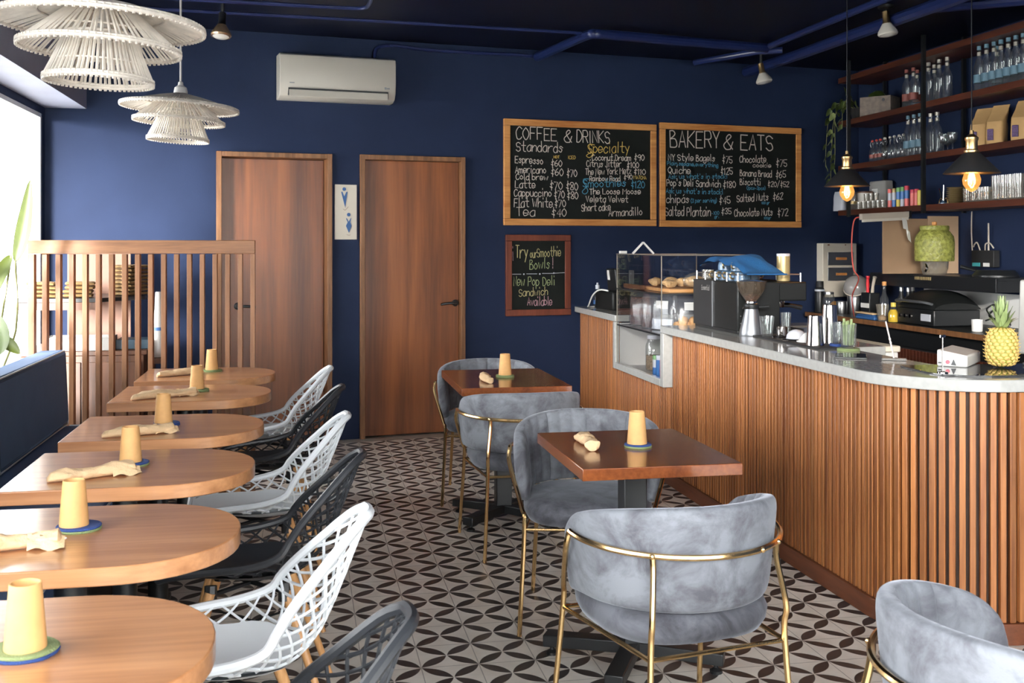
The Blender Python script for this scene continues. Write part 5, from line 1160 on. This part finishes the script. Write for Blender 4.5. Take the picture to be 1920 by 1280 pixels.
bottle_thing('yellow_oil_bottle', 'small bottle of yellow oil with a yellow cap at the front of the back counter', (4.30, 7.4662, CZ), [(.038, 0), (.04, .005), (.04, .07), (.02, .105), (.016, .115)], 'bottle', .115, .019, .03, 'canyel', None, None, ([(.036, .003), (.038, .006), (.038, .066), (.02, .095), (0, .096)], 'oil'))
mc = thing('measuring_cup', 'clear plastic measuring cup left of the yellow oil bottle', 'cup', (4.30, 7.6189, CZ)); MB().lathe([(.036, 0), (.05, .125), (.047, .125), (.033, .006), (0, .005)], n=24).build('cup_body', 'tumbler', mc); MB().lathe([(.030, .008), (.034, .03), (0, .05)], n=16).build('contents', 'cookie', mc)
simple('folded_towel', 'folded blue towel on the back counter in front of the knife block', 'towel', (4.287, 7.8105, CZ), MB().box((0, 0, .012), (.06, .26, .024)).box((0, .0, .0302), (.056, .24, .012)), 'steelp', .05, bevel=.008)
simple('paper_napkins', 'cream cloth lying on top of the blue folded towel', 'cloth', (4.287, 7.835, CZ + .0385), MB().box((0, 0, .007), (.056, .25, .012), rx=.01), 'linen', .05, bevel=.005)
bx_ = thing('lidded_tub', 'clear lidded storage tub behind the bar mat', 'tub', (3.18, 6.72, .8205), R(10)); MB().box((0, 0, .05), (.30, .22, .10)).build('tub_body', 'bag', bx_, bevel=.01); MB().box((0, 0, .106), (.32, .24, .014)).build('lid', 'tumbler', bx_, bevel=.004)
for k, px_ in enumerate((7.6974, 7.5992, 7.7075)):
    bottle_thing('syrup_bottle', 'dark syrup bottle standing left of the sandwich grill on the back counter', ((4.5, 4.5, 4.60)[k], px_, CZ), [(.034, 0), (.036, .005), (.036, .15), (.016, .19), (.014, .22)], 'black', .22, .016, .03, 'steeld', None, 'dark syrup bottles on the back counter')
gl = thing('sandwich_grill', 'black rounded sandwich grill in front of the white splash panel', 'grill', (4.50, 7.19, CZ), 0)
def gh(i, j):
    y = -.25 + .50 * i / 12; a = pi * j / 14; k = (1 - abs(2 * i / 12 - 1) ** 4) ** .5 if 0 < i < 12 else .35
    return (-.01 + .19 * -cos(a) * (.9 + .1 * k), y, .12 + .13 * sin(a) * k)
g = MB().grid(gh, 13, 15); g.f.append(tuple(range(15))); g.f.append(tuple(range(180, 195))); g.f.append(tuple(i * 15 for i in range(13)) + tuple(i * 15 + 14 for i in reversed(range(13)))); g.build('hood', 'dark', gl)
MB().box((-.01, 0, .06), (.36, .48, .115)).build('base', 'black', gl, bevel=.008); MB().tube(cr([(-.16, -.2, .15), (-.235, -.17, .17), (-.235, .17, .17), (-.16, .2, .15)], 5), .010, 8).build('handle', 'steelg', gl); MB().box((-.192, -.14, .06), (.004, .12, .05)).build('control_plate', 'cansilver', gl)
for y in (.05, .12, .19): 
    k_ = MB().lathe([(.016, 0), (.014, .012), (0, .012)], n=16); k_.v = [(-.190 - z, y + a_, .06 + b_) for a_, b_, z in k_.v]; k_.build('knob', 'steel', gl)
simple('white_mug', 'small white cup at the near end of the splash panel on the back counter', 'cup', (4.37, 6.5404, CZ), MB().lathe([(.03, 0), (.034, .004), (.036, .08), (.033, .08), (.03, .008), (0, .007)], n=24), 'white')
for nm, pts in (('upper black cable arching from the wall socket behind the pineapple', [(4.82, 6.9885, 1.02), (4.80, 6.996, 1.03), (4.70, 6.9229, 1.00), (4.60, 6.72, .96), (4.54, 6.70, .94)]), ('lower black cable sagging from the wall socket to the back counter', [(4.82, 7.0129, .99), (4.78, 6.9669, .99), (4.72, 6.9157, .95), (4.72, 6.70, .92), (4.70, 6.69, .888)])):
    o = MB().tube(cr(pts, 6), .006, 6).build('power_cable', 'black'); tag(o, nm, 'cable')
# black wall rack with jar, pan and router
rk = thing('wall_rack', 'black metal wall rack above the sandwich grill', 'rack', (4.84, 7.25, 1.14)); MB().box((-.205, 0, .085), (.39, 1.62, .02)).box((-.395, 0, .045), (.014, 1.62, .09)).box((-.20, -.80, .045), (.38, .014, .09)).box((-.20, .80, .045), (.38, .014, .09)).build('rack_frame', 'black', rk, bevel=.002)
m = MB()
for k in range(10): m.box((-.404, -.05 + .022 * k, .07), (.004, .009, .022))
m.build('grille_bar', 'tin', rk)
JX, JY = 4.51, 7.2648
dj = thing('drink_dispenser', 'green bubbled glass drink dispenser barrel on a clear glass base', 'dispenser', (JX, JY, 1.2355))
MB().lathe([(.078, 0), (.082, .006), (.095, .05), (.098, .098), (.094, .098), (.091, .05), (.076, .008), (0, .007)], n=32).build('glass_base', 'tumbler', dj)
MB().lathe([(.06, .099), (.134, .101), (.137, .11), (.139, .24), (.132, .28), (.105, .318), (.096, .324), (0, .325)], n=48).build('barrel', 'wicker', dj); MB().lathe([(.098, .324), (.102, .330), (.102, .352), (.098, .358), (0, .360)], n=40).build('lid', 'wicker', dj); MB().lathe([(.015, .36), (.018, .368), (.018, .385), (0, .39)], n=16).build('lid_knob', 'pine', dj)
MB().tube(cr([(-.09, -.03, .03), (-.09, -.05, .05), (-.085, -.03, .08)], 4), .01, 8).build('tap', 'steel', dj)
pn = thing('frying_pan', 'black frying pan lying upside down on the wall rack near the router', 'pan', (4.63, 6.72, 1.2355)); MB().lathe([(.15, 0), (.15, .012), (.12, .045), (0, .048)], n=32).build('pan_body', 'black', pn); MB().tube([(-.02, .12, .03), (-.05, .22, .05), (-.07, .29, .065)], [.012, .012, .015], 10).build('handle', 'black', pn)
simple('salt_shaker', 'small silver bell standing on the wall rack left of the dispenser', 'bell', (4.52, 7.6782, 1.2355), MB().lathe([(.035, 0), (.035, .008), (.026, .024), (.006, .03), (.006, .038), (0, .04)], n=24), 'steel')
tb = thing('tan_board', 'tan board hanging upright behind the green drink dispenser', 'board', (4.205, 7.475, 1.24)); MB().box((.505, 0, .215), (.25, .012, .43)).build('light_sheet', 'tan', tb); MB().box((.195, .004, .205), (.36, .012, .41)).build('dark_sheet', 'tand', tb)
lt = thing('work_light', 'grey tube light fixture under the lowest shelf, tilted', 'light fixture', (4.03, 7.435, 1.64), 0); MB().box((.18, 0, .03), (.38, .05, .045), ry=R(-3)).build('housing', 'whiteh', lt, bevel=.004); MB().box((.18, -.012, .000), (.36, .03, .02), ry=R(-3)).build('diffuser', 'offw', lt); MB().box((.375, 0, .04), (.02, .055, .055)).build('end_cap', 'black', lt)
o = MB().grid(lambda i, j: (4.33 + .07 * i / 6 + .02 * sin(i), 7.40 - .02 * j / 4, 1.655 - .105 * (i / 6) ** 1.4 - .02 * j), 7, 5).build('curled_paper', 'paper'); tag(o, 'curled white paper hanging off the end of the work light', 'paper')
o = MB().tube(cr([(4.04, 7.46, 1.66), (3.99, 7.47, 1.64), (3.97, 7.47, 1.52), (3.97, 7.47, 1.38), (3.985, 7.47, 1.27), (4.04, 7.5, 1.20), (4.12, 7.75, 1.06), (4.28, 8.02, .89)], 6), .005, 6).build('red_cable', 'redcable'); tag(o, 'red cable hanging down from the work light', 'cable')
rt = thing('network_router', 'black network router with a teal label on the blue wall by the tan board', 'router', (4.835, 7.17, 1.30)); MB().box((-.025, -.07, .055), (.05, .26, .12)).build('casing', 'blackm', rt, bevel=.004); MB().box((-.052, .0, .012), (.004, .09, .026)).build('label', 'teal', rt); MB().box((-.052, -.12, .012), (.004, .07, .026)).build('status_sticker', 'paper', rt); MB().tube([(-.02, -.10, .115), (-.02, -.10, .31)], .006, 8).build('antenna', 'whiteh', rt)
for k, pts in enumerate(([(-.02, .0, .115), (-.03, .02, .17), (-.03, .05, .16), (-.02, .08, .14)], [(-.02, -.06, .115), (-.03, -.08, .16), (-.03, -.13, .165), (-.02, -.16, .13)], [(-.015, .10, .10), (-.01, .12, .25), (-.01, .115, .40)])): MB().tube(cr(pts, 5), .005, 6).build('cable', 'whiteh', rt)

# ------------------------------------------------------------------ shelf unit and everything on it
SX = 4.5; SB = (1.75, 2.13, 2.51, 2.88); SH = tuple(z + .0012 for z in SB)
su = thing('shelf_unit', 'dark wooden bottle shelves between black posts hung from the ceiling', 'shelf unit', (SX, 5.0, 1.70))
for z in SB: MB().box((.165, 1.85, z - 1.70 - .0225), (.33, 3.72, .045)).build('shelf_board', 'shelfw', su, bevel=.002)
for y in (.15, 1.0, 2.37, 3.50):
    for x in (-.014, .315): MB().box((x, y, .645), (.026, .026, 1.31)).build('post', 'black', su)
def wine_prof(h, r): return [(r * .9, 0), (r, .004), (r, h * .56), (r * .8, h * .64), (r * .38, h * .76), (r * .34, h * .97), (r * .40, h * .975), (r * .40, h)]
protos = {}
def shelf_bottle(kind, label, group, loc, h, r, lab, neck):
    if kind in protos: return dup(protos[kind], loc, random.uniform(0, 6), label)
    t = thing('glass_bottle' if kind[0] != 's' else 'swing_top_bottle', label, 'bottle', loc, 0, group); MB().lathe(wine_prof(h, r), n=18).build('bottle_body', 'bottle', t)
    if lab: MB().lathe([(r * 1.01, h * .20), (r * 1.01, h * .38)], n=18).build('label', lab, t)
    if kind[0] == 's':
        MB().blob((0, 0, h + .008), (.013, .013, .011), 10, 7, amp=0).build('stopper', neck, t); MB().tube(cr([(.012, 0, h + .004), (.02, 0, h - .02), (.012, 0, h - .045)], 3), .0015, 5).tube(cr([(-.012, 0, h + .004), (-.02, 0, h - .02), (-.012, 0, h - .045)], 3), .0015, 5).build('wire_clip', 'steeld', t)
    else:
        MB().lathe([(r * .42, h * .80), (r * .40, h * .88)], n=14).build('neck_label', 'silverfoil', t); MB().lathe([(r * .43, h * .93), (r * .43, h + .004), (0, h + .005)], n=14).build('cap', neck, t)
    protos[kind] = t; return t
for k, y in enumerate((7.8249, 7.7259, 7.8147)): shelf_bottle('a', 'clear bottle with a red label left of the first front post on the upper shelf', 'red label bottles on the upper shelf', (4.62 + .085 * (k == 2), y, SH[2]), .305, .036, 'lred', 'lred')
for k, y in enumerate((7.4876, 7.5709, 7.3472, 7.245)): shelf_bottle('b', 'clear bottle between the two middle posts on the upper shelf', 'plain bottles between the posts of the upper shelf', (4.60 + .1 * (k == 1), y, SH[2]), .305, .036, None, 'silverfoil')
for k in range(8):
    y = (6.8602, 6.7756, 6.6928, 6.6175, 6.5381, 6.4604, 6.3843, 6.8316)[k]
    shelf_bottle('c', 'clear bottle with a pale blue label in the right hand row on the upper shelf', 'blue label bottles on the upper shelf', (4.60 if k < 7 else 4.72, y, SH[2]), .315, .037, 'lblue', 'lblue')
for k, y in enumerate((8.2752, 8.207, 8.1483)): shelf_bottle('sr', 'small swing-top bottle with a red stopper in the row on the middle shelf', 'red stopper bottles on the middle shelf', (4.58, y, SH[1]), .165, .027, 'lred' if k < 1 else None, 'redcap')
for k, y in enumerate((8.082, 8.0005, 7.9364, 7.8654, 7.8032)): shelf_bottle('sw', 'small swing-top bottle with a white stopper in the row on the middle shelf', 'white stopper bottles on the middle shelf', (4.58, y, SH[1]), .17, .028, None, 'whitecap')
for k, y in enumerate((7.7005, 7.6182, 7.5374)): shelf_bottle('d', 'tall bottle with a pale blue label beside the swing-top row on the middle shelf', 'tall bottles left of the post on the middle shelf', (4.56, y, SH[1]), .31, .037, 'lblue', 'lblue')
for k, y in enumerate((7.4592, 7.3749)): shelf_bottle('e', 'tall plain bottle just right of the front post on the middle shelf', 'tall bottles right of the post on the middle shelf', (4.60, y, SH[1]), .30, .037, None, 'silverfoil')
for k, y in enumerate((7.229, 7.1158, 7.3484)):
    o = MB().lathe([(.03, 0), (.03, .004), (.005, .008), (.005, .05), (.03, .07), (.037, .10), (.034, .13), (.032, .13), (.034, .10), (.027, .073), (0, .06)], n=20).build('stemmed_glass', 'bottle'); o.location = ((4.56, 4.56, 4.67)[k], y, SH[1]); tag(o, 'clear stemmed glass between the bottles and the kraft bags on the middle shelf', 'glass', 'stemmed glasses on the middle shelf')
def kraft(label, loc, rz, lean):
    t = thing('kraft_bag', label, 'bag', loc, rz, 'kraft coffee bags on the middle shelf')
    prof = [(0, .060, .042), (.05, .062, .044), (.12, .062, .043), (.155, .060, .038), (.185, .060, .026), (.215, .060, .012), (.245, .059, .006), (.272, .058, .0045)]
    def fn(i, j):
        z, hx, hy = prof[i]; a = 2 * pi * j / 24; e = lambda x, q: (abs(x) ** q) * (1 if x > 0 else -1); yy = lean * max(0, z - .15) * .55
        return (hx * e(cos(a), .3) + .002 * sin(3 * z * 40), hy * e(sin(a), .45) + yy, z)
    m = MB().grid(fn, 8, 24, closed_v=True); m.f.append(tuple(range(24))); m.f.append(tuple(range(168, 192))); m.build('paper_body', 'kraft', t, ang=25)
    MB().box((-.02, -.0495, .065), (.042, .003, .075)).lathe([(.018, 0), (.018, .003), (0, .003)], (-.02, -.048, .1), 14).build('label', 'purple', t); return t
kr = kraft('leftmost kraft coffee bag with a purple label on the middle shelf, beside the lamp cord', (4.60, 6.848, SH[1]), R(-62), 1)
dup(kr, (4.60, 6.6637, SH[1]), R(-62), 'middle kraft coffee bag with a purple label on the middle shelf'); dup(kr, (4.61, 6.4144, SH[1]), R(-62), 'kraft coffee bag with a purple label at the right edge of the photo')
# lowest shelf
gb = thing('grey_paper_bag', 'large pale grey bag with white notes above the glasses on the lowest shelf', 'bag', (4.765, 8.4687, SH[0]), R(-84)); MB().box((0, 0, .12), (.24, .09, .24), taper=.9).build('paper_body', 'greyp', gb, bevel=.01); MB().box((-.02, -.047, .15), (.08, .004, .05)).box((-.04, -.049, .075), (.11, .004, .085)).build('note', 'paper', gb)
tb_ = thing('round_tub', 'round cream tub with a dark rim behind the farther lamp on the lowest shelf', 'tub', (4.645, 8.516, SH[0])); MB().lathe([(.055, 0), (.058, .005), (.062, .14)], n=24).build('tub_body', 'offw', tb_); MB().lathe([(.064, .14), (.064, .152), (0, .153)], n=24).build('lid', 'choco', tb_)
bj = thing('storage_jar', 'clear storage jar with an amber band under the farther lamp', 'jar', (4.58, 8.6132, SH[0])); MB().lathe([(.045, 0), (.047, .005), (.047, .13), (.04, .15)], n=24).build('jar_glass', 'tumbler', bj); MB().lathe([(.048, .05), (.048, .075)], n=24).build('band', 'tin', bj)
sack('foil_bag', 'crumpled silver bag at the far end of the lowest shelf', (4.62, 8.888, SH[0]), (.13, .09, .17), None, 0, None, R(-70), 'cansilver', 7)
smalls = None
for k, (px_, zz) in enumerate(zip((8.4302, 8.3506, 8.2724, 8.1955, 8.1198, 8.0454, 8.307, 8.2295, 8.1533), (0, 0, 0, 0, 0, 0, .062, .062, .062))):
    p = (4.545, px_, SH[0] + zz)
    if smalls is None:
        smalls = MB().lathe([(.020, 0), (.022, .003), (.024, .06), (.021, .06), (.019, .006), (0, .005)], n=18).build('espresso_glass', 'tumbler'); smalls.location = p; tag(smalls, 'small espresso glass stacked in front of the grey bag on the lowest shelf', 'glass', 'espresso glasses on the lowest shelf')
    else:
        o = smalls.copy(); C.objects.link(o); o.location = p
tubes = [('coral', 'canpink', 'cansilver', 'canpink', .145), ('orange topped', 'canblue', 'cansilver', 'tin', .147), ('olive topped', 'canyel', 'canblue', 'cangreen', .150), ('green topped', 'cansilver', 'canblue', 'cangreen', .152), ('red topped', 'canpink', 'canblue', 'canred', .158), ('short coral', 'canpink', 'canpink', 'canred', .125), ('short coral red lidded', 'canpink', 'canpink', 'canred', .127), ('yellow', 'canyel', 'canyel', 'canyel', .115)]
wh_ = ('farthest of the tubes', 'second of the tubes from the grey bag', 'third of the tubes from the grey bag', 'fourth of the tubes from the grey bag', 'tallest of the tubes', 'first of the two short coral tubes', 'second of the two short coral tubes', 'last of the tubes, right by the post')
for k, (y, (nm, a, b_, c_, h)) in enumerate(zip((7.9656, 7.9018, 7.8389, 7.7807, 7.7195, 7.6386, 7.583, 7.5393), tubes)):
    can('snack_tube', nm.split(' ')[0] + ' snack tube on the lowest shelf, ' + wh_[k], (4.56, y, SH[0]), .0185, h, a, b_, c_, 'snack tubes on the lowest shelf')
plate = None
for k in range(9):
    p = (4.66 + random.uniform(-.004, .004), 7.2318 + random.uniform(-.004, .004), SH[0] + k * .0135)
    if plate is None:
        plate = MB().lathe([(.035, 0), (.04, .002), (.062, .010), (.064, .012), (.06, .013), (.038, .006), (0, .005)], n=28).build('saucer', 'tin'); plate.location = p; tag(plate, 'brown saucer in the stack beside the rear post on the lowest shelf', 'saucer', 'stacked saucers on the lowest shelf')
    else: o = plate.copy(); C.objects.link(o); o.location = p
wsk = thing('wire_whisk', 'upright whisk stand with curled wires on the lowest shelf between the posts', 'whisk', (4.60, 7.2924, SH[0])); MB().lathe([(.03, 0), (.03, .01), (.012, .02), (.008, .03)], n=18).build('foot', 'cupb', wsk); MB().tube([(0, 0, .02), (.0, -.005, .14)], .004, 6).tube([(0, .01, .02), (.01, .07, .12)], .003, 6).build('rod', 'steel', wsk)
m = MB()
for s in (-1, 1): m.tube(cr([(0, 0, .02), (0, s * .03, .045), (0, s * .05, .03), (0, s * .055, .006)], 4), .0035, 6)
m.build('wire_loop', 'brass', wsk)
rg = None
for k, (y, h, x) in enumerate([(v, .098, 4.56) for v in (6.9298, 6.8554, 6.7824, 6.7107)] + [(v, .098, 4.66) for v in (6.962, 6.8882, 6.8158)] + [(v, .165, 4.56) for v in (6.6, 6.5204, 6.4426, 6.3663)] + [(v, .165, 4.66) for v in (6.6234, 6.5391)]):
    key = 'short' if h < .1 else 'tall'
    if key not in protos:
        r = .034 if h < .1 else .038
        protos[key] = MB().lathe([(r * .86, 0), (r * .9, .004), (r, h), (r - .003, h), (r * .82, .012), (0, .011)], n=48, rib=.035, nr=16).build('ribbed_tumbler', 'tumbler'); o = protos[key]
        tag(o, key + ' ribbed tumbler ' + ('under the nearer cone lamp' if h < .1 else 'at the right edge of the photo') + ' on the lowest shelf', 'glass', key + ' ribbed tumblers on the lowest shelf')
    else: o = protos[key].copy(); C.objects.link(o)
    o.location = (x, y, SH[0])
cre = thing('concrete_crate', 'grey rough crate with a round hole standing on the upper shelf', 'crate', (4.665, 8.308, SH[2]), R(-52))
m = MB().box((0, 0, .006), (.26, .20, .012)).box((0, -.094, .085), (.26, .012, .146)).box((0, .094, .085), (.26, .012, .146)).box((-.124, 0, .085), (.012, .176, .146)).box((.124, 0, .085), (.012, .176, .146)); m.build('crate_body', 'cane', cre, bevel=.002)
h_ = MB().lathe([(.013, 0), (.013, .002), (0, .002)], n=18); h_.v = [(.07 + x, -.1015 - z, .125 + y) for x, y, z in h_.v]; h_.build('handle_hole', 'black', cre); MB().blob((-.02, 0, .15), (.07, .06, .06), 14, 9, seed=2, amp=.25).build('dark_moss', 'leafd', cre)
# trailing plant at the far end of the shelves
vp = thing('trailing_plant', 'trailing green vine hanging from the far end of the bottle shelves', 'plant', (4.60, 8.56, SH[2])); MB().lathe([(.045, 0), (.06, .09), (.062, .095), (.057, .095), (.05, .08), (0, .08)], n=20).build('pot', 'blackm', vp)
rd = random.Random(11)
strands = [[(-.02, 0, .1), (-.12, .03, .16), (-.17, .06, .05), (-.17, .07, -.12), (-.165, .08, -.30), (-.17, .09, -.43)], [(-.02, .02, .1), (-.10, .10, .14), (-.14, .15, .0), (-.145, .17, -.16), (-.15, .18, -.36), (-.15, .185, -.50)], [(0, -.02, .1), (-.10, -.04, .17), (-.16, -.05, .08), (-.165, -.05, -.06)], [(0, .0, .1), (-.06, .04, .22), (-.08, .06, .27)], [(-.02, .03, .1), (-.12, .13, .15), (-.16, .2, .02), (-.165, .24, -.2), (-.165, .25, -.38)]]
for sidx, pts in enumerate(strands):
    P = cr(pts, 6); MB().tube(P, .0025, 5).build('stem', 'stem', vp)
    for i in range(3, len(P), 3):
        p = P[i]; a = rd.uniform(2.2, 4.6); dr = Vector((cos(a) * .8, sin(a), -.75)).normalized(); L_ = rd.uniform(.045, .075)
        q = [p, p + dr * L_ * .5 + Vector((0, 0, .008)), p + dr * L_ + Vector((0, 0, -.008))]
        leaf(vp, q, L_ * .36, 'vine' if rd.random() < .65 else 'vinel', rd.uniform(0, 1.4), .15, tipk=.7)
